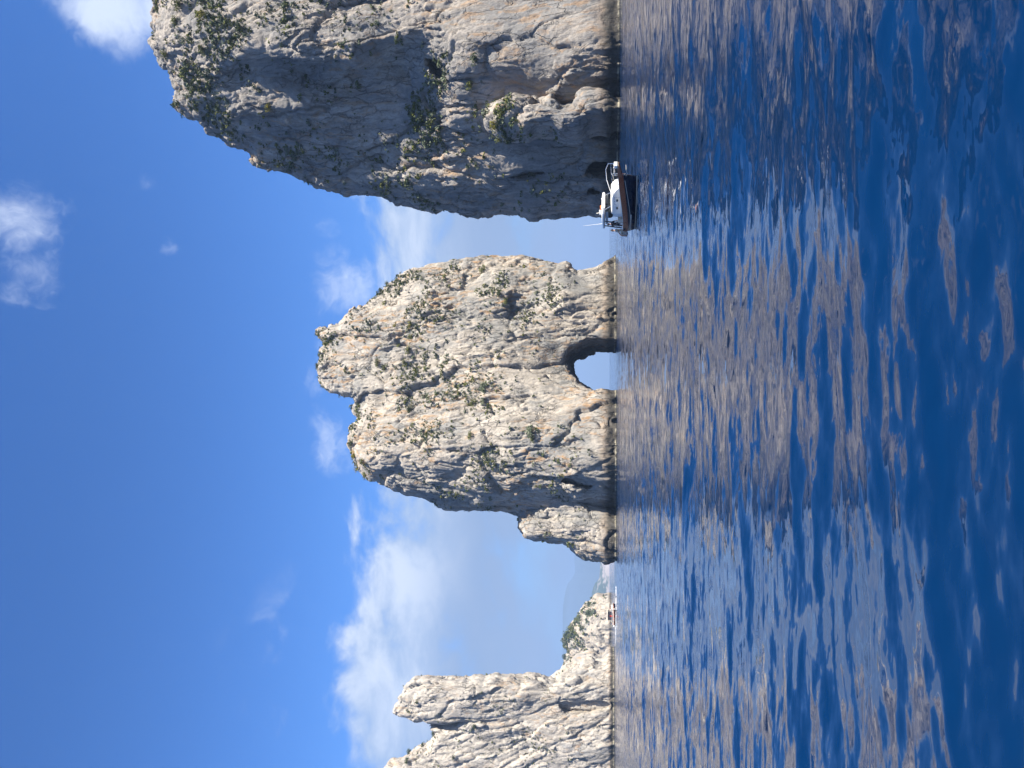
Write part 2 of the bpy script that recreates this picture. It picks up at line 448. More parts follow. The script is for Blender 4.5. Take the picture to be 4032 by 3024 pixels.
    c = t.mix(wet, c, (0.035, 0.033, 0.026))
    t.put(b.inputs['Base Color'], c)
    t.put(b.inputs['Roughness'], t.smooth(dm, 0, 1, 0.9, 0.6))
    t.put(b.inputs['Specular IOR Level'], 0.25)
    bm = t.n('ShaderNodeBump'); t.put(bm.inputs['Strength'], 1.0); t.put(bm.inputs['Distance'], 0.28)
    hb = t.math('SUBTRACT', t.math('ADD', t.noise(t.vmath('MULTIPLY', P, (1, 1, 0.45)), 1.8, 8, 0.75), t.math('MULTIPLY', nF, 0.8)), crk)
    t.put(bm.inputs['Height'], hb); t.link(bm.outputs[0], b.inputs['Normal'])
    return mt

M_ROCK_R = rock_material('limestone_right', (0.40, 0.358, 0.305), (0.235, 0.232, 0.222), 0.6, 0.85, 1.8)
M_ROCK_M = rock_material('limestone_middle', (0.445, 0.397, 0.33), (0.27, 0.268, 0.25), 0.9, 0.74, 1.75)
M_ROCK_L = rock_material('limestone_left', (0.465, 0.42, 0.355), (0.33, 0.322, 0.305), 0.6, 0.36, 0.95)
M_ROCK_I = rock_material('limestone_islet', (0.43, 0.38, 0.31), (0.28, 0.28, 0.25), 0.7, 0.5, 0.9)

# ------------------------------------------------------------------ outlines traced from the photograph (column, row)
OUT_R = [(2436, 850), (2370, 856), (2262, 859), (2147, 865), (2033, 856), (1935, 856), (1861, 847), (1786, 839), (1706, 844), (1637, 824), (1575, 816),
         (1534, 802), (1493, 784), (1440, 780), (1385, 779), (1374, 792), (1330, 778), (1265, 754), (1195, 722), (1157, 705), (1081, 686), (1065, 692), (1021, 689),
         (995, 672), (961, 656), (956, 629), (972, 613), (940, 600), (915, 588), (886, 570), (858, 548), (831, 532), (801, 505), (804, 488), (761, 477), (735, 458), (704, 429), (690, 405),
         (685, 380), (676, 342), (668, 304), (655, 278), (647, 255), (632, 228), (617, 201), (602, 176), (595, 152), (600, 115), (598, 81), (608, 40), (614, 0), (600, -60), (620, -140), (700, -230),
         (860, -330), (1100, -420), (1500, -470), (2000, -500), (2442, -520)]
CTRL_R = [(2440, -500, 6), (2440, -200, 0), (2440, 0, 0), (2440, 150, 0), (2440, 260, 2), (2440, 330, 4), (2440, 420, 17), (2440, 600, 19), (2440, 720, 21), (2440, 850, 28),
          (2250, 0, 1), (2250, 200, 2), (2250, 300, 3), (2250, 600, 21), (2250, 760, 25), (2250, 850, 30),
          (2000, -300, 4), (2000, 0, 3), (2000, 150, 4), (2000, 230, 5), (2000, 330, 9), (2000, 450, 17), (2000, 600, 20), (2000, 750, 25), (2000, 850, 31),
          (1800, 0, 4), (1800, 160, 5), (1800, 215, 8), (1800, 280, 9), (1800, 400, 12), (1800, 560, 20), (1800, 700, 24), (1800, 830, 31),
          (1600, 0, 6), (1600, 140, 7), (1600, 190, 15), (1600, 300, 19), (1600, 420, 20), (1600, 520, 22), (1600, 700, 27), (1600, 810, 34),
          (1400, 0, 8), (1400, 200, 8), (1400, 240, 11), (1400, 290, 19), (1400, 370, 20), (1400, 420, 21), (1400, 560, 25), (1400, 770, 34),
          (1200, 0, 10), (1200, 210, 10), (1200, 245, 14), (1200, 300, 21), (1200, 430, 20), (1200, 480, 23), (1200, 600, 28), (1200, 720, 36),
          (950, 0, 12), (950, 150, 12), (950, 235, 12), (950, 275, 17), (950, 330, 22), (950, 450, 21), (950, 500, 25), (950, 600, 35),
          (800, 0, 14), (800, 150, 14), (800, 290, 19), (800, 400, 24), (800, 480, 30),
          (650, -100, 20), (650, 0, 18), (650, 150, 18), (650, 250, 26)]
CTRL_R = [(a, b, o + max(0, 200 - b) * 0.017) for a, b, o in CTRL_R]
CAVES_R = [dict(poly=[(2409, 650), (2380, 645), (2330, 655), (2307, 680), (2315, 712), (2350, 716), (2409, 708)], y0=170, y1=192, k=0.6, veer=4.0, jag=0.7),
           dict(poly=[(2372, 770), (2330, 768), (2307, 782), (2330, 797), (2370, 797)], y0=170, y1=192, k=0.6, veer=4.0, jag=0.7),
           dict(poly=[(1975, 740), (2030, 706), (2075, 692), (2170, 696), (2150, 715), (2080, 722), (2010, 738)], y0=170, y1=192, k=0.6, veer=4.0, jag=0.7),
           dict(poly=[(1672, 218), (1720, 222), (1760, 300), (1742, 318), (1700, 290)], y0=158, y1=172, k=1.0)]
OUT_B = [(2433, 392), (2399, 372), (2347, 358), (2273, 381), (2176, 375), (2107, 389), (2061, 384), (1987, 401), (1935, 424), (1915, 452), (1918, 504), (1975, 555), (2078, 567),
         (2158, 550), (2227, 575), (2296, 573), (2353, 542), (2428, 536)]
CTRL_B = [(2433, 370, 2), (2433, 430, 0), (2433, 530, 0), (2250, 380, 3), (2250, 470, 2), (2250, 570, 3), (2080, 390, 5), (2080, 470, 5), (2080, 560, 7), (1940, 470, 9)]
OUT_M = [(2428, 994), (2410, 1008), (2387, 1026), (2355, 1047), (2305, 1060), (2252, 1047), (2187, 1038), (2140, 1023), (2080, 1014), (2011, 1009), (1958, 1006), (1929, 1000), (1876, 1003),
         (1823, 1009), (1780, 1013), (1729, 1021), (1700, 1028), (1635, 1038), (1600, 1050), (1570, 1065), (1553, 1088), (1535, 1100), (1517, 1109), (1494, 1138), (1476, 1162), (1452, 1183), (1435, 1194), (1400, 1200),
         (1370, 1209), (1350, 1240), (1338, 1262), (1310, 1270), (1282, 1279), (1255, 1286), (1238, 1297), (1236, 1317), (1259, 1338), (1270, 1350), (1268, 1367), (1258, 1390), (1256, 1414), (1238, 1438), (1247, 1467),
         (1253, 1485), (1262, 1502), (1276, 1514), (1300, 1533), (1318, 1541), (1345, 1546), (1370, 1550), (1400, 1570), (1423, 1582), (1412, 1592), (1397, 1622), (1418, 1656), (1395, 1668), (1381, 1679), (1376, 1710), (1373, 1739),
         (1385, 1762), (1394, 1781), (1402, 1810), (1407, 1833), (1420, 1855), (1438, 1874), (1459, 1887), (1490, 1887), (1496, 1903), (1530, 1914), (1558, 1924), (1590, 1935), (1620, 1942), (1650, 1946), (1672, 1950), (1700, 1970), (1724, 1984),
         (1756, 2002), (1800, 2007), (1849, 2012), (1880, 2007), (1911, 2002), (1958, 2012), (2010, 2014), (2060, 2030), (2150, 2044), (2300, 2050), (2428, 2050)]
CTRL_M = [(2428, 994, 12), (2428, 1050, 4), (2428, 1150, 0), (2428, 1240, 1), (2428, 1320, 3), (2428, 1560, 0), (2428, 1650, -3), (2428, 1750, -5), (2428, 1850, -4), (2428, 1940, 1), (2428, 1985, 7), (2428, 2045, 18),
          (2300, 1080, 7), (2300, 1150, 1), (2290, 1200, 1), (2290, 1235, 3.5), (2270, 1300, 3), (2210, 1090, 4), (2220, 1160, -2), (2215, 1195, -1), (2205, 1250, 4), (2260, 1600, 0), (2260, 1750, -3), (2260, 1900, -1), (2260, 1975, 5), (2260, 2040, 18),
          (2230, 1440, 11), (2150, 1430, 10), (2150, 1360, 6), (2150, 1520, 4), (2050, 1430, 8),
          (2000, 1015, 16), (2000, 1080, 5), (2000, 1160, 3), (2020, 1220, 8), (2000, 1300, 6), (2000, 1400, 7), (2000, 1490, 6), (2000, 1580, 3), (2000, 1700, 0), (2000, 1850, 1), (2000, 1940, 5), (2000, 2010, 17),
          (1700, 1040, 18), (1700, 1150, 9), (1700, 1280, 9), (1700, 1400, 10), (1700, 1500, 10), (1700, 1575, 9), (1700, 1700, 5), (1700, 1850, 6), (1700, 1960, 15),
          (1500, 1160, 20), (1500, 1270, 13), (1500, 1400, 14), (1500, 1500, 13), (1500, 1580, 15), (1500, 1680, 9), (1500, 1800, 9), (1500, 1890, 16),
          (1400, 1220, 19), (1400, 1310, 14), (1400, 1380, 17), (1400, 1470, 14), (1410, 1680, 13), (1410, 1780, 13), (1260, 1310, 19), (1260, 1440, 19)]
CAVES_M = [dict(poly=[(2500, 1395), (2427, 1395), (2375, 1385), (2334, 1385), (2287, 1402), (2258, 1420), (2251, 1449), (2264, 1485), (2287, 1514), (2325, 1543), (2350, 1558), (2425, 1562), (2500, 1562)],
                y0=234, y1=272, through=True, flare=1.5, shift=3.4, rise=0.8, jag=0.9, k=2.2),
           dict(poly=[(2450, 1648), (2450, 1668), (2410, 1668), (2385, 1664), (2410, 1656)], y0=216, y1=235, k=0.6),
           dict(poly=[(2440, 1222), (2440, 1240), (2405, 1240), (2390, 1228)], y0=225, y1=248, k=0.6),
           dict(poly=[(2200, 1893), (2225, 1885), (2345, 1915), (2320, 1930)], y0=222, y1=231, k=0.8)]
CTRL_M = [(a, b, o + max(-3.0, (1650 - b) * 0.03)) for a, b, o in CTRL_M]
OUT_S = [(2426, 2210), (2369, 2217), (2338, 2207), (2286, 2186), (2244, 2152), (2182, 2132), (2130, 2126), (2070, 2121), (2057, 2108), (2044, 2067), (2052, 2030), (2060, 1990), (2426, 1985)]
CTRL_S = [(2426, 1990, 3), (2426, 2080, 0), (2426, 2150, 0), (2426, 2210, 4), (2250, 2000, 6), (2250, 2080, 3), (2250, 2150, 8), (2070, 2030, 9), (2070, 2110, 8)]
OUT_L = [(2419, 2548), (2388, 2561), (2340, 2563), (2293, 2566), (2267, 2582), (2235, 2603), (2209, 2619), (2188, 2645), (2151, 2666), (2080, 2680), (1980, 2740), (1860, 2800), (1760, 2835), (1688, 2846), (1698, 2872), (1708, 2909), (1690, 2922),
         (1677, 2930), (1650, 2935), (1640, 2950), (1629, 2967), (1592, 2982), (1550, 2988), (1530, 3006), (1513, 3022), (1460, 3100), (1440, 3220), (1520, 3400), (1800, 3560), (2150, 3650), (2419, 3680)]
CTRL_L = [(2419, 2550, 12), (2419, 2620, 3), (2419, 2720, 0), (2419, 2790, 2), (2419, 2850, -1), (2419, 2950, 0), (2419, 3100, 2), (2419, 3600, 20), (2250, 2600, 9), (2250, 2700, 3), (2250, 2800, 5), (2250, 2900, 1), (2250, 3020, 3),
          (2050, 2700, 8), (2050, 2850, 6), (2050, 2950, 7), (2050, 3050, 6), (1850, 2820, 10), (1850, 2900, 9), (1850, 3020, 9), (1700, 2860, 14), (1700, 2990, 12), (1550, 3010, 17), (1600, 3300, 20)]
CAVES_L = [dict(poly=[(2205, 2780), (2214, 2777), (2260, 2776), (2330, 2772), (2385, 2774), (2400, 2785), (2375, 2800), (2300, 2814), (2228, 2818), (2215, 2808)], y0=322, y1=352, k=0.5, veer=9.0, jag=0.7),
           dict(poly=[(2074, 2950), (2095, 2944), (2098, 2952), (2080, 2958)], y0=322, y1=338, k=0.7)]
OUT_P = [(2260, 2690), (2200, 2668), (2151, 2664), (2119, 2650), (2077, 2644), (2045, 2653), (1998, 2650), (1961, 2643), (1930, 2647), (1892, 2648), (1850, 2658), (1810, 2656), (1777, 2661), (1762, 2656), (1750, 2653), (1719, 2658), (1677, 2656),
         (1650, 2660), (1634, 2666), (1615, 2678), (1603, 2687), (1582, 2718), (1563, 2748), (1553, 2780), (1545, 2806), (1563, 2816), (1590, 2822), (1608, 2827), (1645, 2840), (1684, 2846), (1760, 2850), (1900, 2850), (2100, 2830), (2260, 2800)]
CTRL_P = [(2260, 2680, 7), (2260, 2780, 8), (2050, 2650, 9), (2050, 2750, 5), (2050, 2840, 9), (1850, 2660, 11), (1850, 2740, 7), (1850, 2840, 9), (1680, 2665, 13), (1680, 2750, 10), (1680, 2840, 12), (1570, 2790, 15)]
OUT_I = [(2408, 2331), (2397, 2331), (2382, 2337), (2352, 2336), (2338, 2346), (2325, 2365), (2302, 2386), (2285, 2413), (2268, 2436), (2256, 2450), (2245, 2464), (2240, 2480), (2234, 2495), (2222, 2506), (2215, 2514), (2215, 2531), (2228, 2550), (2238, 2560),
         (2224, 2587), (2219, 2613), (2225, 2660), (2260, 2740), (2330, 2800), (2408, 2830)]
CTRL_I = [(2408, 2331, 12), (2408, 2400, 0), (2408, 2500, 0), (2408, 2600, 4), (2408, 2800, 20), (2330, 2360, 24), (2330, 2420, 10), (2330, 2500, 6), (2330, 2600, 8), (2260, 2460, 30), (2260, 2520, 22), (2260, 2600, 24)]

def jag(pts, seed, amp=0.13):
    """break straight runs of an outline into uneven steps"""
    rg = np.random.default_rng(seed); p = [np.array(q, float) for q in pts]
    for lev in range(2):
        o = []
        for a, c in zip(p, p[1:]):
            d = c - a; L_ = np.hypot(*d); o.append(a)
            if L_ > 16 and min(a[0], c[0]) < 2395: o.append((a + c) / 2 + np.array([-d[1], d[0]]) * rg.normal() * amp)
        o.append(p[-1]); p = o
    return [tuple(q) for q in p]
OUT_R = jag(OUT_R, 1); OUT_M = jag(OUT_M, 2); OUT_L = jag(OUT_L, 3, 0.10); OUT_P = jag(OUT_P, 4, 0.10); OUT_S = jag(OUT_S, 5); OUT_B = jag(OUT_B, 6)

def finish_rock(name, V, Fq, mat, root):
    V = V - np.array(root.location, np.float32)
    me = np_mesh(name, V, Fq, mat)
    return link(name, me, root)

ROCKS = {}
def rock_part(key, root, name, mat, *a, **k):
    V, Fq, N = rock_mesh(*a, **k)
    o = finish_rock(name, V, Fq, mat, root)
    ROCKS.setdefault(key, []).append((V, N))
    print('%s %s verts %d  t=%.1f' % (key, name, len(V), time.time() - T0))
    return o

stack_r = tag(empty('sea_stack', (60, 172, 0)), 'tall grey limestone sea stack with shaded left flank, rising behind the dark motorboat', 'sea stack')
rock_part('R', stack_r, 'cliff', M_ROCK_R, OUT_R, 153, 190, CTRL_R, 0.28, 4, 1.3, CAVES_R, low_amp=1.2, Tb=6, thick=12, calm=((2280, 60, 220), (1950, 60, 150), (2150, 780, 120), (1500, 300, 120)))
rock_part('R', stack_r, 'buttress', M_ROCK_R, OUT_B, 150, 166, CTRL_B, 0.28, 4, 4.7, R_edge=2.6, Tb=10, low_amp=0.6, amp=0.85)
stack_m = tag(empty('sea_stack', (5, 240, 0)), 'pale limestone sea stack pierced by a natural arch at the waterline', 'sea stack')
rock_part('M', stack_m, 'cliff', M_ROCK_M, OUT_M, 226, 262, CTRL_M, 0.32, 4, 2.1, CAVES_M, low_amp=1.0, Tb=16, calm=((2160, 1420, 110), (2290, 1150, 90), (2300, 1620, 80), (2000, 1470, 80)))
rock_part('M', stack_m, 'shoulder', M_ROCK_M, OUT_S, 225, 244, CTRL_S, 0.32, 4, 6.2, R_edge=4, Tb=10, low_amp=1.0)
stack_l = tag(empty('sea_stack', (-140, 335, 0)), 'bright cream limestone sea stack with a squared pinnacle and a narrow dark sea cave', 'sea stack')
rock_part('L', stack_l, 'cliff', M_ROCK_L, OUT_L, 321, 344, CTRL_L, 0.46, 4, 3.4, CAVES_L, R_edge=2.5, low_amp=1.3, amp=1.0, tilt=0.35)
rock_part('L', stack_l, 'pinnacle', M_ROCK_L, OUT_P, 320, 340, CTRL_P, 0.46, 4, 5.1, R_edge=1.8, Tb=14, low_amp=0.7, amp=1.0, tilt=0.2)
islet = tag(empty('rocky_islet', (-250, 770, 0)), 'low pale islet with green scrub on its ridge, behind the cream pinnacle stack', 'islet')
rock_part('I', islet, 'cliff', M_ROCK_I, OUT_I, 760, 800, CTRL_I, 1.1, 2, 8.1, R_edge=10, Tb=40, low_amp=3.0, amp=2.2)
print('rocks done', round(time.time() - T0, 1))


# ------------------------------------------------------------------ distant land
def land_material(name, rock, green, lo, hi):
    mt, t, b = new_mat(name)
    g = t.n('ShaderNodeNewGeometry'); P = g.outputs['Position']; x, y, z = t.sep(P)
    n = t.noise(t.vmath('MULTIPLY', P, (1, 1, 1.0)), 0.016, 6, 0.62)
    zz = t.math('ADD', z, t.math('MULTIPLY', t.math('SUBTRACT', n, 0.5), (hi - lo) * 7.0))
    mk = t.smooth(zz, lo, hi)
    n2 = t.noise(P, 0.03, 5, 0.6)
    t.put(b.inputs['Base Color'], t.mix(mk, t.mix(n2, tuple(v * .7 for v in rock), tuple(v * 1.2 for v in rock)), t.mix(n2, tuple(v * .5 for v in green), tuple(v * 1.5 for v in green))))
    t.put(b.inputs['Roughness'], 0.95); t.put(b.inputs['Specular IOR Level'], 0.1)
    return mt

def ridge_land(name, profile, Y, depth, mat, seed, rough, nx=420, ny=60):
    """a range of hills: its skyline stands at distance Y, its foot meets the sea in front"""
    p = pix_plane(profile, Y); o = np.argsort(p[:, 0]); p = p[o]
    xs = np.linspace(p[0, 0], p[-1, 0], nx)
    H = np.interp(xs, p[:, 0], p[:, 1])
    ts = np.linspace(-1, 1, ny)
    X, T = np.meshgrid(xs, ts, indexing='ij')
    prof = np.where(T < 0, np.clip(1 + T, 0, 1) ** 0.62, np.clip(1 - T, 0, 1) ** 0.8)
    Yg = Y + T * depth
    P = np.stack([X.ravel(), Yg.ravel(), np.zeros(X.size)], 1)
    n = ridged(P / (depth * 0.55) + seed, 4).reshape(X.shape)
    Z = H[:, None] * prof * (1 + rough * n * (1 - prof) * 1.4) * 1.0 - 3.0 * (1 - prof)
    V = np.stack([X.ravel() * (Yg.ravel() / Y), Yg.ravel(), Z.ravel()], 1)
    i = np.arange(nx - 1)[:, None] * ny + np.arange(ny - 1)[None]
    Fq = np.stack([i, i + ny, i + ny + 1, i + 1], -1).reshape(-1, 4)
    return link(name, np_mesh(name, V, Fq, mat, True))

M_MOUNT = land_material('far_woods', (0.16, 0.16, 0.13), (0.06, 0.075, 0.05), 10, 60)
M_COAST = land_material('coast_rock', (0.40, 0.34, 0.29), (0.05, 0.07, 0.035), 20, 60)
mount = ridge_land('mountain', [(2398, 1700), (2375, 1850), (2330, 1950), (2290, 2050), (2262, 2150), (2260, 2200), (2262, 2221), (2264, 2255), (2251, 2278), (2234, 2299), (2226, 2327), (2220, 2358), (2215, 2400),
                                (2214, 2500), (2214, 2640), (2230, 2800), (2250, 3000), (2290, 3300), (2340, 3700), (2398, 4100)], 11500, 1400, M_MOUNT, 2.0, 0.25)
tag(mount, kind='structure')
coast = ridge_land('coast_hills', [(2398, 2090), (2380, 2110), (2370, 2150), (2364, 2190), (2363, 2215), (2363, 2242), (2359, 2278), (2344, 2295), (2336, 2312), (2331, 2331), (2329, 2348), (2310, 2400),
                                   (2270, 2480), (2232, 2550), (2229, 2570), (2235, 2620), (2260, 2800), (2300, 3100), (2398, 3600)], 4600, 260, M_COAST, 5.0, 0.6, 500, 90)
tag(coast, kind='structure')

# ------------------------------------------------------------------ sea
def build_sea():
    rng = np.random.default_rng(11)
    # rings round the camera's foot: spacing grows with distance
    rad = [0.0, 1.2, 2.4]
    r = 3.2
    while r < 13000:
        rad.append(r); r *= 1.0088 if r < 330 else (1.03 if r < 2000 else 1.08)
    rad = np.array(rad[1:])
    th_f = np.linspace(-R(40), R(40), 760)
    th_b = np.linspace(R(40), R(320), 150)[1:-1]
    th = np.concatenate([th_f, th_b])
    dth = np.concatenate([np.full(len(th_f), R(80) / 759), np.full(len(th_b), R(280) / 149)])
    RR, TH = np.meshgrid(rad, th, indexing='ij')
    dr = np.gradient(rad)
    SP = np.maximum(dr[:, None] * np.ones_like(TH), RR * dth[None] * 0.9)
    X = RR * np.sin(TH); Y = RR * np.cos(TH)
    shp = X.shape
    X = X.ravel(); Y = Y.ravel(); SP = SP.ravel()
    Z = np.zeros_like(X); DX = np.zeros_like(X); DY = np.zeros_like(X); lost = np.zeros_like(X)
    P = np.stack([X, Y, 0 * X], 1)
    gust = 1 + 0.35 * perlin(P / 14.0) + 0.25 * perlin(P / 4.7 + 9)
    NW = 130
    lam = np.exp(np.linspace(math.log(0.17), math.log(12.0), NW)) * (1 + 0.06 * rng.normal(size=NW))
    near = np.hypot(X, Y) < 2600
    for k in range(NW):
        l = lam[k]
        spread = R(44) if l < 0.7 else (R(32) if l < 2.5 else R(22))
        a = math.radians(96) + rng.normal() * spread * 0.7
        kk = 2 * math.pi / l
        # slope carried by this train
        s = 0.0128 * (1.5 if l < 0.4 else (1.3 if l < 1.5 else (1.05 if l < 5.0 else 0.75)))
        w = np.clip((l / SP - 2.6) / 3.0, 0, 1); w = w * w * (3 - 2 * w)
        lost += 0.5 * s * s * (1 - w * w)
        ii = np.nonzero(w > 0)[0]
        if len(ii) == 0: continue
        # slowly bending crests keep the trains from looking ruled
        ph = kk * (math.cos(a) * X[ii] + math.sin(a) * Y[ii]) + rng.random() * 6.28 + 1.3 * perlin(P[ii] / (l * 5.0) + k * 3.7)
        A = s / kk * w[ii] * gust[ii]
        sn = np.sin(ph)
        Z[ii] += A * np.cos(ph)
        DX[ii] -= 0.8 * A * math.cos(a) * sn; DY[ii] -= 0.8 * A * math.sin(a) * sn
    V = np.stack([X + DX, Y + DY, Z], 1)
    n, mth = shp
    i = np.arange(n - 1)[:, None] * mth + np.arange(mth)[None]
    j = np.arange(n - 1)[:, None] * mth + (np.arange(mth)[None] + 1) % mth
    Fq = np.stack([i, j, j + mth, i + mth], -1).reshape(-1, 4)[:, ::-1]
    # close the middle
    me = np_mesh('sea', V, Fq, None, True)
    at = me.attributes.new('ripple', 'FLOAT', 'POINT')
    at.data.foreach_set('value', np.sqrt(lost).astype(np.float32))
    o = link('sea', me)
    tag(o, kind='structure')
    mt, t, b = new_mat('sea_water')
    g = t.n('ShaderNodeNewGeometry'); Pn = g.outputs['Position']
    rip = t.n('ShaderNodeAttribute', attribute_name='ripple').outputs['Fac']
    def slope(scale, stretch, seed, detail):
        c = t.noise(t.vmath('ADD', t.vmath('MULTIPLY', Pn, stretch), (seed, seed * 2, 0)), scale, detail, 0.5, 0.4, color=True)
        return t.vmath('MULTIPLY', t.vmath('SUBTRACT', c, (0.5, 0.5, 0.5)), (1.0, 1.25, 0.0))
    big = t.vmath('SCALE', slope(2.1, (0.42, 1.0, 1), 3.0, 3), sc_=t.math('MULTIPLY', rip, 7.0))
    fine = t.vmath('SCALE', slope(5.5, (0.4, 1.0, 1), 8.0, 4), sc_=0.42)
    micro = t.vmath('SCALE', slope(17.0, (0.5, 1.0, 1), 5.0, 3), sc_=0.11)
    N = t.vmath('NORMALIZE', t.vmath('ADD', t.vmath('ADD', g.outputs['Normal'], big), t.vmath('ADD', fine, micro)))
    t.link(N, b.inputs['Normal'])
    t.put(b.inputs['Base Color'], (0.0006, 0.0155, 0.057))
    t.put(b.inputs['Roughness'], 0.035); t.put(b.inputs['IOR'], 1.333)
    me.materials.append(mt)
    print('sea verts', len(V), round(time.time() - T0, 1))
    return V, shp, rad, th
build_sea()

# ------------------------------------------------------------------ haze: the air itself
def build_haze():
    bm = bmesh.new(); bmesh.ops.create_cube(bm, size=1.0)
    for v in bm.verts:
        v.co.x *= 28000; v.co.y *= 28000; v.co.z = -6.0 if v.co.z < 0 else 560.0
    me = bpy.data.meshes.new('haze'); bm.to_mesh(me); bm.free()
    mt = bpy.data.materials.new('haze_air'); mt.use_nodes = True
    t = NT(mt.node_tree)
    v = t.n('ShaderNodeVolumePrincipled'); out = t.n('ShaderNodeOutputMaterial')
    t.put(v.inputs['Color'], (0.34, 0.51, 0.80)); t.put(v.inputs['Density'], 0.00017); t.put(v.inputs['Anisotropy'], 0.0)
    t.link(v.outputs[0], out.inputs['Volume'])
    me.materials.append(mt)
    tag(link('haze', me), kind='stuff')
build_haze()

# ------------------------------------------------------------------ shrubs
def leaf_mat(name, c1, c2):
    mt, t, b = new_mat(name)
    g = t.n('ShaderNodeNewGeometry')
    n = t.noise(g.outputs['Position'], 0.8, 3, 0.6)
    r_ = g.outputs['Random Per Island']
    t.put(b.inputs['Base Color'], t.mix(t.math('ADD', t.math('MULTIPLY', n, 0.5), t.math('MULTIPLY', r_, 0.5)), c1, c2))
    t.put(b.inputs['Roughness'], 0.8); t.put(b.inputs['Specular IOR Level'], 0.2)
    return mt
LEAF = {'grey': leaf_mat('grey_green_leaf', (0.085, 0.105, 0.06), (0.20, 0.225, 0.14)),
        'olive': leaf_mat('olive_leaf', (0.06, 0.078, 0.014), (0.185, 0.19, 0.04)),
        'dark': leaf_mat('dark_leaf', (0.03, 0.046, 0.017), (0.09, 0.115, 0.04)),
        'yellow': leaf_mat('yellow_green_leaf', (0.10, 0.10, 0.010), (0.28, 0.24, 0.03))}
M_STEM = plain('stem_bark', (0.11, 0.085, 0.06), 0.9)

def tuft_arrays(seed, n, clumps, lf, flat=0.8):
    """leaf faces spread through an uneven crown of about unit radius; quads"""
    rg = np.random.default_rng(seed)
    cs = rg.normal(size=(clumps, 3)); cs /= np.linalg.norm(cs, axis=1)[:, None]
    cs *= (rg.random((clumps, 1)) ** 0.5) * 0.75; cs[:, 2] = np.abs(cs[:, 2]) * flat
    cr = 0.25 + 0.25 * rg.random(clumps)
    k = rg.integers(0, clumps, n)
    d = rg.normal(size=(n, 3)); d /= np.linalg.norm(d, axis=1)[:, None]
    c = cs[k] + d * (cr[k] * (0.55 + 0.5 * rg.random(n)))[:, None]
    nn = d + 0.7 * rg.normal(size=(n, 3)); nn /= np.linalg.norm(nn, axis=1)[:, None]
    a = np.cross(nn, rg.normal(size=(n, 3))); a /= np.linalg.norm(a, axis=1)[:, None]
    bb = np.cross(nn, a)
    s = lf * (0.6 + 0.8 * rg.random(n))[:, None]
    V = np.stack([c - a * s, c + bb * s * 0.6, c + a * s, c - bb * s * 0.6], 1).reshape(-1, 3)
    Fq = np.arange(4 * n).reshape(-1, 4)
    return V, Fq

SMALL = [tuft_arrays(s, 26, 4, 0.26) for s in range(5)]
BIG = [tuft_arrays(50 + s, 420, 16, 0.085) for s in range(5)]
MESH_SMALL = {(i, k): np_mesh('shrub_leaves', SMALL[i][0], SMALL[i][1], LEAF[k]) for i in range(5) for k in LEAF}
MESH_BIG = {(i, k): np_mesh('bush_leaves', BIG[i][0], BIG[i][1], LEAF[k]) for i in range(5) for k in LEAF}
def stem_mesh():
    bm = bmesh.new()
    for q in range(4):
        a = q * 1.7; 
        m_ = Matrix.Translation((0.16 * math.cos(a), 0.16 * math.sin(a), 0.05)) @ Matrix.Rotation(0.5, 4, Vector((-math.sin(a), math.cos(a), 0)))
        bmesh.ops.create_cone(bm, cap_ends=True, segments=6, radius1=0.06, radius2=0.02, depth=0.9, matrix=m_)
    me = bpy.data.meshes.new('stem'); bm.to_mesh(me); bm.free(); me.materials.append(M_STEM); return me
STEM = stem_mesh()

def surf_index(key):
    V = np.concatenate([a for a, _ in ROCKS[key]]); N = np.concatenate([b for _, b in ROCKS[key]])
    px = world_pix(V)
    view = V - np.array([0, 0, CAM_H]); view /= np.linalg.norm(view, axis=1)[:, None]
    facing = -(view * N).sum(1)
    ok = (facing > 0.02) & (V[:, 2] > 4)
    V, N, px = V[ok], N[ok], px[ok]
    # keep the nearest surface for each small window of the picture
    cell = (px / 6).astype(np.int64); kk = cell[:, 0] * 100000 + cell[:, 1]
    dist = V[:, 1]
    o = np.lexsort((dist, kk)); ks = kk[o]; first = np.r_[True, ks[1:] != ks[:-1]]
    near = {}; seg = np.cumsum(first) - 1
    dmin = dist[o][first][seg]
    keep = np.zeros(len(V), bool); keep[o] = dist[o] < dmin + 2.5
    return V[keep], N[keep], px[keep]
SURF = {k: surf_index(k) for k in 'RMLI'}

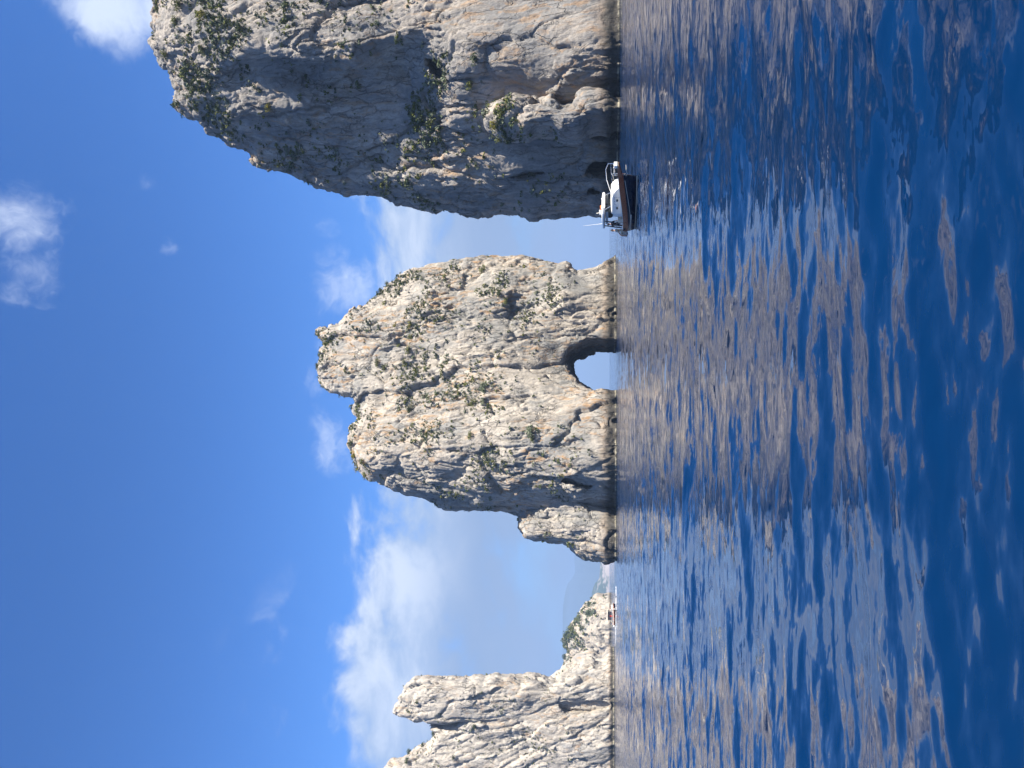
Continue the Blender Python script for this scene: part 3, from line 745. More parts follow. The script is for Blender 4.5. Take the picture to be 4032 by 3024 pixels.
BUSHES = [  # rock, column, row, radius, kind, label
    ('M', 1383, 1742, 1.7, 'dark', 'dark bush starting the scrub hedge on the arched stack’s left summit'),
    ('M', 1396, 1790, 1.9, 'yellow', 'yellow-green bush in the middle of the hedge on the arched stack’s left summit'),
    ('M', 1412, 1838, 2.1, 'yellow', 'largest yellow-green bush of the hedge on the arched stack’s left summit'),
    ('M', 1436, 1868, 1.9, 'olive', 'olive bush ending the summit hedge where the arched stack’s left edge drops'),
    ('M', 1428, 1815, 1.6, 'olive', 'olive bush just under the yellow-green summit hedge of the arched stack'),
    ('M', 1612, 1282, 1.9, 'yellow', 'upright yellow-green bush topping the ledge thicket on the arched stack’s right lobe'),
    ('M', 1618, 1330, 2.0, 'olive', 'olive bush in the ledge thicket on the arched stack’s right lobe'),
    ('M', 1605, 1378, 2.1, 'olive', 'broad olive bush in the ledge thicket below the arched stack’s twin peaks'),
    ('M', 1592, 1428, 1.7, 'olive', 'bush closing the left end of the ledge thicket on the arched stack'),
    ('M', 1483, 1428, 2.1, 'olive', 'olive bush on the slope under the left peak of the arched stack'),
    ('M', 1512, 1452, 1.5, 'olive', 'smaller olive bush beside the one under the arched stack’s left peak'),
    ('M', 1288, 1352, 1.8, 'olive', 'olive bush in the notch between the arched stack’s twin peaks'),
    ('M', 1250, 1442, 1.5, 'dark', 'dark round bush on the skyline of the arched stack’s left peak'),
    ('M', 1262, 1402, 1.2, 'grey', 'small grey bush on the skyline right of the arched stack’s left peak'),
    ('M', 1497, 1140, 1.5, 'dark', 'dark round bush on the arched stack’s sloping right skyline'),
    ('M', 1522, 1116, 1.5, 'olive', 'olive bush just below the round dark bush on the arched stack’s right skyline'),
    ('M', 1555, 1282, 1.3, 'yellow', 'lone yellow-green bush right above the ledge thicket of the arched stack'),
    ('M', 1850, 1718, 1.7, 'olive', 'isolated olive bush low on the arched stack’s left face by a long crack'),
    ('M', 2085, 1705, 2.5, 'grey', 'large grey-green bush low on the arched stack’s left pillar'),
    ('M', 2098, 1728, 1.4, 'olive', 'olive bush tucked against the large grey-green one on the arched stack’s left pillar'),
    ('M', 1860, 1588, 2.0, 'olive', 'olive bush high above the left pillar of the arch'),
    ('M', 1610, 1612, 2.0, 'dark', 'dark bush in the gully below the notch of the arched stack'),
    ('M', 1905, 1530, 2.6, 'grey', 'wide grey-green bush in the gully straight above the arch'),
    ('M', 1900, 1065, 2.0, 'olive', 'olive bush near the right edge of the arched stack at mid height'),
    ('M', 1965, 1158, 1.7, 'dark', 'dark bush on the overhanging block right of the arch'),
    ('M', 1990, 1185, 1.6, 'olive', 'olive bush below the dark one on the overhanging block right of the arch'),
    ('M', 1412, 1602, 1.5, 'dark', 'dark bush in the skyline notch at the centre of the arched stack'),
    ('R', 705, 20, 2.2, 'olive', 'olive bush near the summit of the tall grey stack at the picture edge'),
    ('R', 800, 12, 2.0, 'dark', 'dark bush below the summit of the tall grey stack at the picture edge'),
    ('R', 800, 60, 2.0, 'yellow', 'bright yellow-green bush high on the lit face of the tall grey stack'),
    ('R', 690, 88, 1.8, 'olive', 'olive bush on the pale slab under the tall grey stack’s summit'),
    ('R', 795, 192, 1.9, 'olive', 'lone olive bush on the pale slab near the lit ridge of the tall grey stack'),
    ('R', 652, 208, 1.6, 'olive', 'olive bush on the summit rim of the tall grey stack'),
    ('R', 945, 112, 2.0, 'dark', 'dark bush in the green belt of the tall grey stack’s lit face'),
    ('R', 1055, 420, 1.6, 'yellow', 'yellow-green bush in the shaded flank of the tall grey stack'),
    ('R', 1410, 335, 1.6, 'olive', 'olive bush beside the lit patch in the shaded flank of the tall grey stack'),
    ('R', 1868, 238, 1.7, 'dark', 'dark bush above the cleft of the tall grey stack’s lit face'),
    ('R', 1848, 330, 1.6, 'olive', 'olive bush above the pointed buttress of the tall grey stack'),
    ('R', 1950, 490, 1.9, 'yellow', 'bright yellow-green bush crowning the pointed buttress of the tall grey stack'),
    ('R', 1972, 440, 1.4, 'olive', 'olive bush beside the crown of the pointed buttress'),
    ('L', 1662, 2937, 1.7, 'dark', 'small dark bush on the cream stack’s stepped skyline'),
    ('L', 1612, 2968, 2.6, 'dark', 'large dark bush on the cream stack’s stepped skyline'),
    ('L', 1605, 2998, 2.2, 'dark', 'dark bush beside the largest one on the cream stack’s stepped skyline'),
    ('L', 1702, 2890, 1.5, 'dark', 'dark bush in the gap behind the squared pinnacle'),
    ('L', 1640, 2764, 1.4, 'dark', 'single dark bush on the head of the squared pinnacle'),
    ('L', 1868, 2858, 1.7, 'dark', 'single dark bush on the cream stack’s face below the gap'),
    ('L', 1788, 2980, 1.6, 'dark', 'dark bush on the cream stack’s face by the picture edge'),
    ('I', 2235, 2500, 8.0, 'dark', 'large dark thicket on the top of the islet'),
    ('I', 2250, 2478, 6.0, 'olive', 'olive thicket on the islet’s ridge beside the largest dark one'),
    ('I', 2228, 2528, 6.0, 'dark', 'dark thicket left of the islet’s largest one'),
    ('I', 2275, 2440, 5.0, 'olive', 'olive thicket halfway along the islet’s ridge'),
    ('I', 2300, 2408, 5.5, 'dark', 'dark thicket in the middle of the islet’s slope'),
    ('I', 2318, 2385, 4.0, 'dark', 'dark low thicket at the far right end of the islet’s ridge'),
    ('I', 2226, 2590, 5.0, 'dark', 'dark thicket of the islet just clear of the cream stack'),
]
rnd = random.Random(5)
def put_shrub(name, kind, big, pos, rad, label, group=None):
    i = rnd.randrange(5)
    root = empty(name, tuple(pos), rnd.random() * 6.28)
    root.scale = (rad, rad, rad * rnd.uniform(0.8, 1.05))
    link('foliage', (MESH_BIG if big else MESH_SMALL)[(i, kind)], root)
    if big: link('stem', STEM, root)
    tag(root, label, 'shrub' if not big else 'bush', group)
for key, c, r_, rad, kind, label in BUSHES:
    V, N, px = SURF[key]
    i = np.argmin(np.hypot(px[:, 0] - c, px[:, 1] - r_))
    put_shrub('bush', kind, True, V[i] + N[i] * rad * 0.18 - np.array([0, 0, rad * 0.25]), rad, label.replace('’', "'"))

# where the small shrubs grow: (column, row, radius in pixels, weight), and a base weight per rock
DENS = {'R': (0.35, [(850, 100, 260, 3.0), (1000, 60, 200, 2.5), (1100, 300, 140, 1.0), (1350, 380, 160, 2.0), (1650, 460, 200, 2.2), (1900, 330, 140, 2.0), (1950, 460, 80, 2.5), (2020, 560, 150, 2.0),
                     (700, 380, 120, 3.0), (880, 600, 110, 3.0), (1200, 650, 200, 1.6), (1650, 700, 200, 1.4), (2150, 650, 120, 1.6), (1500, 120, 150, 0.8), (2200, 150, 300, -2.0), (1850, 120, 200, -0.6)]),
        'M': (1.0, [(1600, 1340, 200, 1.8), (1900, 1100, 200, 1.8), (2050, 1200, 130, 2.0), (1900, 1560, 220, 2.0), (1650, 1620, 200, 1.6), (2150, 1720, 180, 2.0), (1420, 1450, 120, 1.0), (1600, 1120, 150, 1.6),
                    (2000, 1420, 160, -0.8), (2250, 1550, 140, -1.2), (2350, 1300, 200, -1.5), (2400, 1700, 160, -1.0), (2100, 1850, 200, 0.4), (1750, 1940, 150, 0.8)]),
        'L': (0.28, [(1620, 2760, 120, 1.0), (1700, 2890, 80, 1.2), (2000, 2820, 220, 1.0), (1950, 2980, 200, 0.6)]),
        'I': (0.7, [(2260, 2480, 70, 3.0), (2310, 2400, 60, 3.0), (2230, 2560, 80, 3.0), (2380, 2450, 100, -1.5)])}
COUNT = {'R': 2300, 'M': 2500, 'L': 380, 'I': 480}
SINGLE = {'R': 120, 'M': 130, 'L': 35, 'I': 15}
SIZE = {'R': (0.4, 1.25), 'M': (0.4, 1.2), 'L': (0.4, 1.0), 'I': (1.2, 3.4)}
WHERE = {'R': ('small shrub clinging to the tall grey stack behind the dark motorboat', 'small shrubs on the tall grey stack'),
         'M': ('small shrub clinging to the pale stack with the arch', 'small shrubs on the arched stack'),
         'L': ('small shrub clinging to the cream stack with the squared pinnacle', 'small shrubs on the cream stack'),
         'I': ('small low shrub on the scrub-topped islet', 'small shrubs on the islet')}
for key in 'RMLI':
    V, N, px = SURF[key]
    inside = (px[:, 0] > -100) & (px[:, 1] > -260) & (px[:, 1] < 3250)
    w = np.full(len(V), DENS[key][0])
    for c, r_, s, g in DENS[key][1]:
        w += g * np.exp(-((px[:, 0] - c) ** 2 + (px[:, 1] - r_) ** 2) / (2 * s * s) * 2)
    patch = fbm(V / 9.0 + 3.3, 3)
    w = np.clip(w, 0, None) * np.clip(0.15 + 2.6 * patch, 0.02, 2.2) * np.clip(0.35 + 1.6 * N[:, 2], 0.06, 2.0) * inside
    w *= np.clip((V[:, 2] - 6) / 8, 0, 1) if key != 'I' else 1
    rg = np.random.default_rng(ord(key))
    idx = rg.choice(len(V), COUNT[key], replace=False, p=w / w.sum())
    lo, hi = SIZE[key]
    rad = lo + (hi - lo) * rg.random(len(idx)) ** 2.2
    o = np.argsort(-rad); idx = idx[o]; rad = rad[o]
    kinds = rg.choice(['grey', 'dark', 'olive', 'grey', 'olive'], len(idx))
    lab, grp = WHERE[key]
    for q in range(SINGLE[key]):
        put_shrub('shrub', kinds[q], False, V[idx[q]] + N[idx[q]] * rad[q] * 0.15, rad[q], lab, grp)
    parts = {k: ([], []) for k in ('grey', 'dark', 'olive')}
    Vs = {k: [] for k in parts}; Fs = {k: [] for k in parts}; cnt = {k: 0 for k in parts}
    for q in range(SINGLE[key], len(idx)):
        k = kinds[q]; v, f = SMALL[rg.integers(0, 5)]
        a = rg.random() * 6.28; ca, sa = math.cos(a), math.sin(a)
        vv = v @ np.array([[ca, sa, 0], [-sa, ca, 0], [0, 0, 1]]) * rad[q] + V[idx[q]] + N[idx[q]] * rad[q] * 0.15
        Vs[k].append(vv); Fs[k].append(f + cnt[k]); cnt[k] += len(vv)
    allV = np.concatenate([np.concatenate(Vs[k]) for k in parts]); off = 0; allF = []; mats = []
    for j, k in enumerate(parts):
        fk = np.concatenate(Fs[k]) + off; allF.append(fk); mats.append(np.full(len(fk), j, np.int32)); off += cnt[k]
    me = np_mesh('cliff_scrub', allV, np.concatenate(allF))
    for k in parts: me.materials.append(LEAF[k])
    me.polygons.foreach_set('material_index', np.concatenate(mats))
    tag(link('cliff_scrub', me), {'R': 'tiny tufts dotting the tall grey stack', 'M': 'tiny tufts dotting the arched stack', 'L': 'tiny tufts dotting the cream stack', 'I': 'low scrub spread over the islet'}[key], 'scrub', kind='stuff')
print('shrubs', round(time.time() - T0, 1))

# ------------------------------------------------------------------ small mesh builder
class MB:
    def __init__(s): s.bm = bmesh.new()
    def box(s, c, size, rot=None, bev=0.0):
        m_ = Matrix.Translation(c)
        if rot: m_ = m_ @ rot.to_4x4()
        g = bmesh.ops.create_cube(s.bm, size=1.0, matrix=m_ @ Matrix.Diagonal((*size, 1)))
        if bev:
            ed = list({e for v in g['verts'] for e in v.link_edges})
            bmesh.ops.bevel(s.bm, geom=ed, offset=bev, segments=2, affect='EDGES', profile=0.6)
        return s
    def tube(s, pts, r, seg=8, r2=None):
        pts = [Vector(p) for p in pts]; rings = []
        for i, p in enumerate(pts):
            d = (pts[min(i + 1, len(pts) - 1)] - pts[max(i - 1, 0)]).normalized()
            a = d.orthogonal().normalized(); b_ = d.cross(a)
            rr = r if r2 is None else r + (r2 - r) * i / (len(pts) - 1)
            rings.append([s.bm.verts.new(p + (a * math.cos(q) + b_ * math.sin(q)) * rr) for q in (2 * math.pi * k / seg for k in range(seg))])
        for A, B in zip(rings, rings[1:]):
            # match the ring twist
            best = min(range(seg), key=lambda o: (A[0].co - B[o].co).length)
            for k in range(seg):
                s.bm.faces.new((A[k], A[(k + 1) % seg], B[(k + 1 + best) % seg], B[(k + best) % seg]))
        for ring in (rings[0], rings[-1]): s.bm.faces.new(ring)
        return s
    def ball(s, c, r, sx=1, sy=1, sz=1, seg=14):
        bmesh.ops.create_uvsphere(s.bm, u_segments=seg, v_segments=seg // 2 + 1, radius=r, matrix=Matrix.Translation(c) @ Matrix.Diagonal((sx, sy, sz, 1)))
        return s
    def cyl(s, c, r, h, seg=16, r2=None):
        bmesh.ops.create_cone(s.bm, cap_ends=True, segments=seg, radius1=r, radius2=r if r2 is None else r2, depth=h, matrix=Matrix.Translation(c)); return s
    def loft(s, rings, close=False, cap=False):
        vs = [[s.bm.verts.new(p) for p in ring] for ring in rings]
        for A, B in zip(vs, vs[1:]):
            n = len(A)
            for k in range(n if close else n - 1):
                s.bm.faces.new((A[k], A[(k + 1) % n], B[(k + 1) % n], B[k]))
        if cap:
            for ring in (vs[0], vs[-1]): s.bm.faces.new(ring)
        return s
    def build(s, name, mat, parent=None, smooth=False):
        bmesh.ops.remove_doubles(s.bm, verts=s.bm.verts, dist=1e-5)
        bmesh.ops.recalc_face_normals(s.bm, faces=s.bm.faces)
        me = bpy.data.meshes.new(name); s.bm.to_mesh(me); s.bm.free()
        if smooth:
            for p in me.polygons: p.use_smooth = True
        me.materials.append(mat)
        return link(name, me, parent)

M_NAVY = plain('navy_gelcoat', (0.006, 0.008, 0.020), 0.18, vary=0.2)
M_WOOD = plain('varnished_mahogany', (0.25, 0.068, 0.022), 0.3, vary=0.35, scale=9)
M_WHITE = plain('white_gelcoat', (0.78, 0.77, 0.72), 0.35, vary=0.05)
M_CREAM = plain('cream_canvas', (0.72, 0.67, 0.55), 0.8, vary=0.08)
M_STEEL = plain('stainless_steel', (0.62, 0.63, 0.65), 0.25, metal=1.0, vary=0.08)
M_BLACK = plain('black_rubber', (0.02, 0.02, 0.022), 0.6)
M_ORANGE = plain('orange_canvas', (0.62, 0.17, 0.04), 0.7)
M_ROPE = plain('pale_rope', (0.62, 0.58, 0.48), 0.85)
M_TEAK = plain('weathered_teak', (0.34, 0.24, 0.15), 0.7, vary=0.25, scale=14)
M_GREYV = plain('grey_vinyl', (0.30, 0.32, 0.34), 0.6)
M_GLASS = plain('tinted_glass', (0.03, 0.045, 0.055), 0.06)
M_SKIN = plain('skin', (0.50, 0.29, 0.20), 0.55, vary=0.08)
M_HAIR = plain('dark_hair', (0.03, 0.02, 0.015), 0.7)
CLOTH = {k: plain(k + '_cloth', c, 0.9, vary=0.1) for k, c in dict(white=(0.78, 0.77, 0.74), cream=(0.66, 0.56, 0.42), charcoal=(0.075, 0.07, 0.075), red=(0.62, 0.02, 0.02), navy=(0.03, 0.04, 0.10), sand=(0.5, 0.4, 0.28)).items()}
M_FOAM = plain('foam', (0.80, 0.83, 0.85), 0.9, vary=0.05)

# ------------------------------------------------------------------ people
def skin_body(joints, bones, name, mat, sub=1):
    me = bpy.data.meshes.new(name)
    keys = list(joints); me.from_pydata([joints[k][0] for k in keys], [(keys.index(a), keys.index(b)) for a, b in bones], [])
    o = bpy.data.objects.new(name, me); col.objects.link(o)
    md = o.modifiers.new('Skin', 'SKIN'); md.use_smooth_shade = True
    for i, k in enumerate(keys):
        r_ = joints[k][1]; me.skin_vertices[0].data[i].radius = r_ if isinstance(r_, tuple) else (r_, r_)
        me.skin_vertices[0].data[i].use_root = (k == 'pelvis')
    sm = o.modifiers.new('Sub', 'SUBSURF'); sm.levels = sub; sm.render_levels = sub
    dg = bpy.context.evaluated_depsgraph_get()
    out = bpy.data.meshes.new_from_object(o.evaluated_get(dg)); out.name = name
    bpy.data.objects.remove(o); bpy.data.meshes.remove(me)
    out.materials.clear(); out.materials.append(mat)
    return out

def pose_joints(pose):
    sit = pose.startswith('sit')
    J = {}
    hz = 0.10 if sit else 0.92
    J['pelvis'] = ((0, 0, hz), (0.135, 0.11)); J['waist'] = ((0.01, 0, hz + 0.17), (0.12, 0.095)); J['chest'] = ((0.0, 0, hz + 0.38), (0.15, 0.11))
    J['neck'] = ((0.0, 0, hz + 0.55), 0.055); J['head0'] = ((0.015, 0, hz + 0.64), (0.075, 0.07)); J['head1'] = ((0.02, 0, hz + 0.75), (0.092, 0.08)); J['head2'] = ((0.01, 0, hz + 0.82), (0.06, 0.055))
    for s, sd in ((1, 'l'), (-1, 'r')):
        J['sh' + sd] = ((0, 0.17 * s, hz + 0.48), 0.062)
        if pose == 'sit_lean':
            J['el' + sd] = ((0.10, 0.24 * s, hz + 0.22), 0.045); J['wr' + sd] = ((0.30, 0.16 * s, hz + 0.12), 0.032)
        elif pose == 'sit':
            J['el' + sd] = ((-0.05, 0.25 * s, hz + 0.22), 0.045); J['wr' + sd] = ((0.16, 0.2 * s, hz + 0.08), 0.032)
        elif pose == 'stand_up':
            J['el' + sd] = ((0.16, 0.25 * s, hz + 0.42), 0.045); J['wr' + sd] = ((0.30, 0.12 * s, hz + 0.58), 0.032)
        else:
            J['el' + sd] = ((-0.02, 0.26 * s, hz + 0.21), 0.045); J['wr' + sd] = ((0.08, 0.26 * s, hz - 0.03), 0.032)
        w = Vector(J['wr' + sd][0]); e = Vector(J['el' + sd][0]); d = (w - e).normalized()
        J['ha' + sd] = (tuple(w + d * 0.09), 0.034)
        J['hi' + sd] = ((0.0, 0.10 * s, hz - 0.03), 0.095)
        if sit:
            J['kn' + sd] = ((0.44, 0.13 * s, hz + 0.0), 0.065); J['an' + sd] = ((0.42, 0.13 * s, hz - 0.42), 0.042); J['to' + sd] = ((0.58, 0.14 * s, hz - 0.46), 0.036)
        else:
            J['kn' + sd] = ((0.02, 0.11 * s, 0.49), 0.065); J['an' + sd] = ((-0.02, 0.11 * s, 0.08), 0.042); J['to' + sd] = ((0.14, 0.13 * s, 0.035), 0.036)
    B = [('pelvis', 'waist'), ('waist', 'chest'), ('chest', 'neck'), ('neck', 'head0'), ('head0', 'head1'), ('head1', 'head2')]
    for sd in 'lr': B += [('chest', 'sh' + sd), ('sh' + sd, 'el' + sd), ('el' + sd, 'wr' + sd), ('wr' + sd, 'ha' + sd), ('pelvis', 'hi' + sd), ('hi' + sd, 'kn' + sd), ('kn' + sd, 'an' + sd), ('an' + sd, 'to' + sd)]
    return J, B, hz

_BODY = {}
def drop_islands(me):
    """keep only the largest connected piece"""
    bm = bmesh.new(); bm.from_mesh(me); left = set(bm.verts); best = []
    while left:
        st = [left.pop()]; comp = [st[0]]
        while st:
            v = st.pop()
            for e in v.link_edges:
                o = e.other_vert(v)
                if o in left: left.remove(o); st.append(o); comp.append(o)
        if len(comp) > len(best): best = comp
    keep = set(best); bmesh.ops.delete(bm, geom=[v for v in bm.verts if v not in keep], context='VERTS')
    bm.to_mesh(me); bm.free()

def body_meshes(pose):
    if pose in _BODY: return _BODY[pose]
    J, B, hz = pose_joints(pose)
    body = skin_body(J, B, 'person_body', M_SKIN)
    def shell(keep, grow, name):
        bm = bmesh.new(); bm.from_mesh(body); bm.normal_update()
        for v in bm.verts: v.co += v.normal * grow
        bmesh.ops.delete(bm, geom=[f for f in bm.faces if not keep(f.calc_center_median())], context='FACES')
        me = bpy.data.meshes.new(name); bm.to_mesh(me); bm.free()
        for p in me.polygons: p.use_smooth = True
        return me
    sit = pose.startswith('sit')
    shirt = shell(lambda c: hz + 0.02 < c.z < hz + 0.55 and (abs(c.y) < 0.27) and c.x < 0.14, 0.016, 'shirt')
    legs = shell(lambda c: (c.z < hz + 0.06 and (c.x < 0.40 if sit else c.z > 0.5)) and abs(c.y) < 0.235 and (c.z > hz - 0.24), 0.014, 'shorts')
    drop_islands(legs)
    bm = bmesh.new(); bmesh.ops.create_uvsphere(bm, u_segments=12, v_segments=8, radius=0.105, matrix=Matrix.Translation((-0.012, 0, hz + 0.765)) @ Matrix.Diagonal((1.0, 0.95, 1.08, 1)))
    bmesh.ops.delete(bm, geom=[v for v in bm.verts if v.co.x > 0.055 and v.co.z < hz + 0.82 or v.co.z < hz + 0.68], context='VERTS')
    hair = bpy.data.meshes.new('hair'); bm.to_mesh(hair); bm.free()
    bm = bmesh.new()                                                           # nose, eyes line and mouth as low relief, fingers
    bmesh.ops.create_cone(bm, cap_ends=True, segments=5, radius1=0.018, radius2=0.006, depth=0.05, matrix=Matrix.Translation((0.108, 0, hz + 0.735)))
    for s in (1, -1):
        bmesh.ops.create_uvsphere(bm, u_segments=6, v_segments=4, radius=0.022, matrix=Matrix.Translation((0.02, 0.088 * s, hz + 0.74)) @ Matrix.Diagonal((0.8, 0.4, 1.3, 1)))
        for q in range(5):
            a = Vector(J['ha' + 'lr'[s < 0]][0]); w = Vector(J['wr' + 'lr'[s < 0]][0]); d = (a - w).normalized(); o_ = d.cross(Vector((1, 0.3, 0.2))).normalized()
            L_ = (0.045, 0.075, 0.085, 0.078, 0.06)[q]; base = a + o_ * (q - 2) * 0.015 - d * (0.03 if q == 0 else 0)
            mid = base + d * L_ * 0.6; m_ = Matrix.Translation(mid) @ (d.to_track_quat('Z', 'X').to_matrix().to_4x4())
            bmesh.ops.create_cone(bm, cap_ends=True, segments=5, radius1=0.009, radius2=0.006, depth=L_, matrix=m_)
    feat = bpy.data.meshes.new('features'); bm.to_mesh(feat); bm.free(); feat.materials.append(M_SKIN)
    _BODY[pose] = (body, shirt, legs, hair, feat)
    return _BODY[pose]

def person(pos, rz, pose, top, bottom, label, hair=M_HAIR, scale=1.0, group=None):
    body, shirt, legs, hr, feat = body_meshes(pose)
    # one continuous body with face and fingers joined to it
    bm = bmesh.new(); bm.from_mesh(body); bm.from_mesh(feat)
    me = bpy.data.meshes.new('person'); bm.to_mesh(me); bm.free(); me.materials.append(M_SKIN)
    for p in me.polygons: p.use_smooth = True
    o = link('person', me); o.location = pos; o.rotation_euler = (0, 0, rz); o.scale = (scale,) * 3
    def child(nm, m0, mat):
        m1 = m0.copy(); m1.materials.clear(); m1.materials.append(mat); link(nm, m1, o)
    if top: child('shirt', shirt, top)
    if bottom: child('shorts', legs, bottom)
    child('hair', hr, hair)
    return tag(o, label, 'person', group)

# ------------------------------------------------------------------ boats
def hull_rings(L, B, fb, fs, draft, n=26, transom=0.62, rake=0.35):
    """stations from stern (-L/2) to stem (+L/2); each a half section keel -> sheer"""
    rings = []
    for i in range(n + 1):
        t = i / n; x = -L / 2 + L * t
        if t < 0.45: w = transom + (1 - transom) * math.sin(t / 0.45 * math.pi / 2)
        else: w = math.cos((t - 0.45) / 0.55 * math.pi / 2) ** 0.62
        w = max(w, 0.012) * B / 2
        sheer = fs + (fb - fs) * max(0, (t - 0.15) / 0.85) ** 1.9
        keel = -draft * (1 - max(0, (t - 0.72) / 0.28) ** 2.2 * 0.5)
        ring = []
        for k in range(11):
            s = k / 10
            z = keel + (sheer - keel) * s
            flare = (1 - (1 - s) ** 2.6) ** (0.75 + 0.9 * max(0, t - 0.55))
            ring.append((x + rake * max(0, (t - 0.8) / 0.2) * (s ** 1.5) * 1.0, w * flare, z))
        rings.append(ring)
    return rings

def split_hull(rings, z_of, name, mat, root, part, grow=0.0, thick=False):
    """part of the shell between two fractions of every station, both sides"""
    m_ = MB()
    for sgn in (1, -1):
        rr = []
        for ring in rings:
            lo, hi = z_of(ring)
            zs = np.linspace(lo, hi, 7)
            arr = np.array(ring)
            rr.append([(float(np.interp(z, arr[:, 2], arr[:, 0])), sgn * (float(np.interp(z, arr[:, 2], arr[:, 1])) + grow), float(z)) for z in zs])
        m_.loft(rr)
        if part == 'stern': pass
    # transom
    a = []
    ring = rings[0]; lo, hi = z_of(ring); arr = np.array(ring)
    zs = np.linspace(lo, hi, 7)
    lft = [(ring[0][0], float(np.interp(z, arr[:, 2], arr[:, 1])) + grow, float(z)) for z in zs]
    m_.loft([lft, [(p[0], -p[1], p[2]) for p in lft]])
    return m_.build(name, mat, root, smooth=False)

def sheer_pts(rings, dz=0.0, dy=0.0, i0=0, i1=None):
    return [(r_[-1][0], r_[-1][1] + dy, r_[-1][2] + dz) for r_ in rings[i0:i1]]

def motorboat():
    L, Bm = 6.0, 2.55
    bow = Vector(((CY - 700) / F_PX * 59.2, 59.2, 0))
    phi = R(66)
    f = Vector((math.cos(phi), -math.sin(phi), 0))
    c = bow - f * (L / 2 + 0.1)
    root = empty('motorboat', c, math.atan2(f.y, f.x))
    tag(root, 'dark-hulled motorboat with wooden rubbing band, white cabin and hardtop, moored by the tall grey stack', 'boat')
    root.location.z = -0.05
    rings = hull_rings(L, Bm, 1.58, 1.12, 0.45)
    split_hull(rings, lambda r_: (r_[0][2], r_[-1][2] - 0.40), 'hull', M_NAVY, root, 'h')
    split_hull(rings, lambda r_: (r_[-1][2] - 0.40, r_[-1][2]), 'wooden_band', M_WOOD, root, 'b', grow=0.012)
    split_hull(rings, lambda r_: (0.10, 0.17), 'waterline_stripe', M_CREAM, root, 's', grow=0.012)
    # deck and rails
    m_ = MB(); m_.loft([[(r_[-1][0], r_[-1][1] * 0.985, r_[-1][2] - 0.16), (r_[-1][0], 0, r_[-1][2] - 0.12), (r_[-1][0], -r_[-1][1] * 0.985, r_[-1][2] - 0.16)] for r_ in rings[11:]])
    m_.build('foredeck', M_CREAM, root)
    m_ = MB(); m_.loft([[(r_[-1][0], r_[-1][1] * 0.93, 0.48), (r_[-1][0], -r_[-1][1] * 0.93, 0.48)] for r_ in rings[:13]]); m_.build('cockpit_floor', M_TEAK, root)
    for s in (1, -1):
        m_ = MB(); m_.loft([[(r_[-1][0], s * (r_[-1][1] + 0.02), r_[-1][2] + 0.03), (r_[-1][0], s * (r_[-1][1] + 0.02), r_[-1][2]), (r_[-1][0], s * (r_[-1][1] - 0.14), r_[-1][2]), (r_[-1][0], s * (r_[-1][1] - 0.14), r_[-1][2] + 0.03)] for r_ in rings], close=True)
        m_.build('gunwale', M_WHITE, root)
        m_ = MB(); m_.loft([[(r_[-1][0], s * r_[-1][1] * 0.93, 0.48), (r_[-1][0], s * (r_[-1][1] * 0.93), r_[-1][2])] for r_ in rings[:13]]); m_.build('coaming', M_WHITE, root)
        # rope hanging along the side
        pts = []
        for k, r_ in enumerate(rings[:-1]):
            z = r_[-1][2] - 0.50 - 0.10 * math.sin(math.pi * k / (len(rings) - 2)); arr = np.array(r_)
            pts.append((float(np.interp(z, arr[:, 2], arr[:, 0])), s * (float(np.interp(z, arr[:, 2], arr[:, 1])) + 0.035), z))
        MB().tube(pts, 0.018, 6).build('side_rope', M_ROPE, root)
        # wire rail on the bow
        top = [(p[0], s * max(p[1] - 0.08, 0.02), p[2] + 0.50) for p in sheer_pts(rings, 0, 0, 17)]
        MB().tube(top + [(top[-1][0] + 0.95, s * 0.16, top[-1][2] + 0.04)], 0.018, 6).build('bow_rail', M_STEEL, root)
        for k in range(0, len(top), 3):
            b_ = sheer_pts(rings, 0, 0, 17)[k]; MB().tube([(b_[0], s * max(b_[1] - 0.08, 0.02), b_[2]), top[k]], 0.014, 6).build('rail_post', M_STEEL, root)
    # bowsprit platform with wooden sides
    bx, bz = rings[-1][-1][0], rings[-1][-1][2]
    MB().box((bx + 0.42, 0, bz - 0.02), (1.35, 0.40, 0.07), bev=0.015).build('bow_platform', M_TEAK, root)
    mm = MB()
    for s in (1, -1): mm.loft([[(bx - 0.35, s * 0.19, bz + 0.02), (bx - 0.35, s * 0.23, bz + 0.02), (bx - 0.35, s * 0.23, bz - 0.36), (bx - 0.35, s * 0.19, bz - 0.36)],
                               [(bx + 1.08, s * 0.15, bz + 0.06), (bx + 1.08, s * 0.19, bz + 0.06), (bx + 1.08, s * 0.19, bz - 0.10), (bx + 1.08, s * 0.15, bz - 0.10)]], close=True, cap=True)
    mm.build('platform_cheeks', M_WOOD, root)
    MB().box((bx + 1.0, 0, bz + 0.17), (0.30, 0.42, 0.26), bev=0.04).build('anchor_locker', M_WHITE, root)
    mm = MB()
    for q in range(4): mm.box((bx + 0.2 + 0.2 * q, 0, bz + 0.30), (0.03, 0.34, 0.03))
    mm.tube([(bx + 0.0, 0.17, bz + 0.22), (bx + 0.95, 0.17, bz + 0.34)], 0.02, 6).tube([(bx + 0.0, -0.17, bz + 0.22), (bx + 0.95, -0.17, bz + 0.34)], 0.02, 6)
    mm.build('boarding_ladder', M_WHITE, root)
    MB().tube([(bx + 1.05, 0.1, bz + 0.28), (bx + 1.0, 0.15, bz + 0.75), (bx + 0.3, 0.2, bz + 0.92), (bx - 1.0, 0.25, bz + 0.86), (bx - 2.3, 0.3, bz + 0.60), (bx - 3.0, 0.35, bz + 0.45)], 0.028, 8).build('boarding_pole', M_STEEL, root)
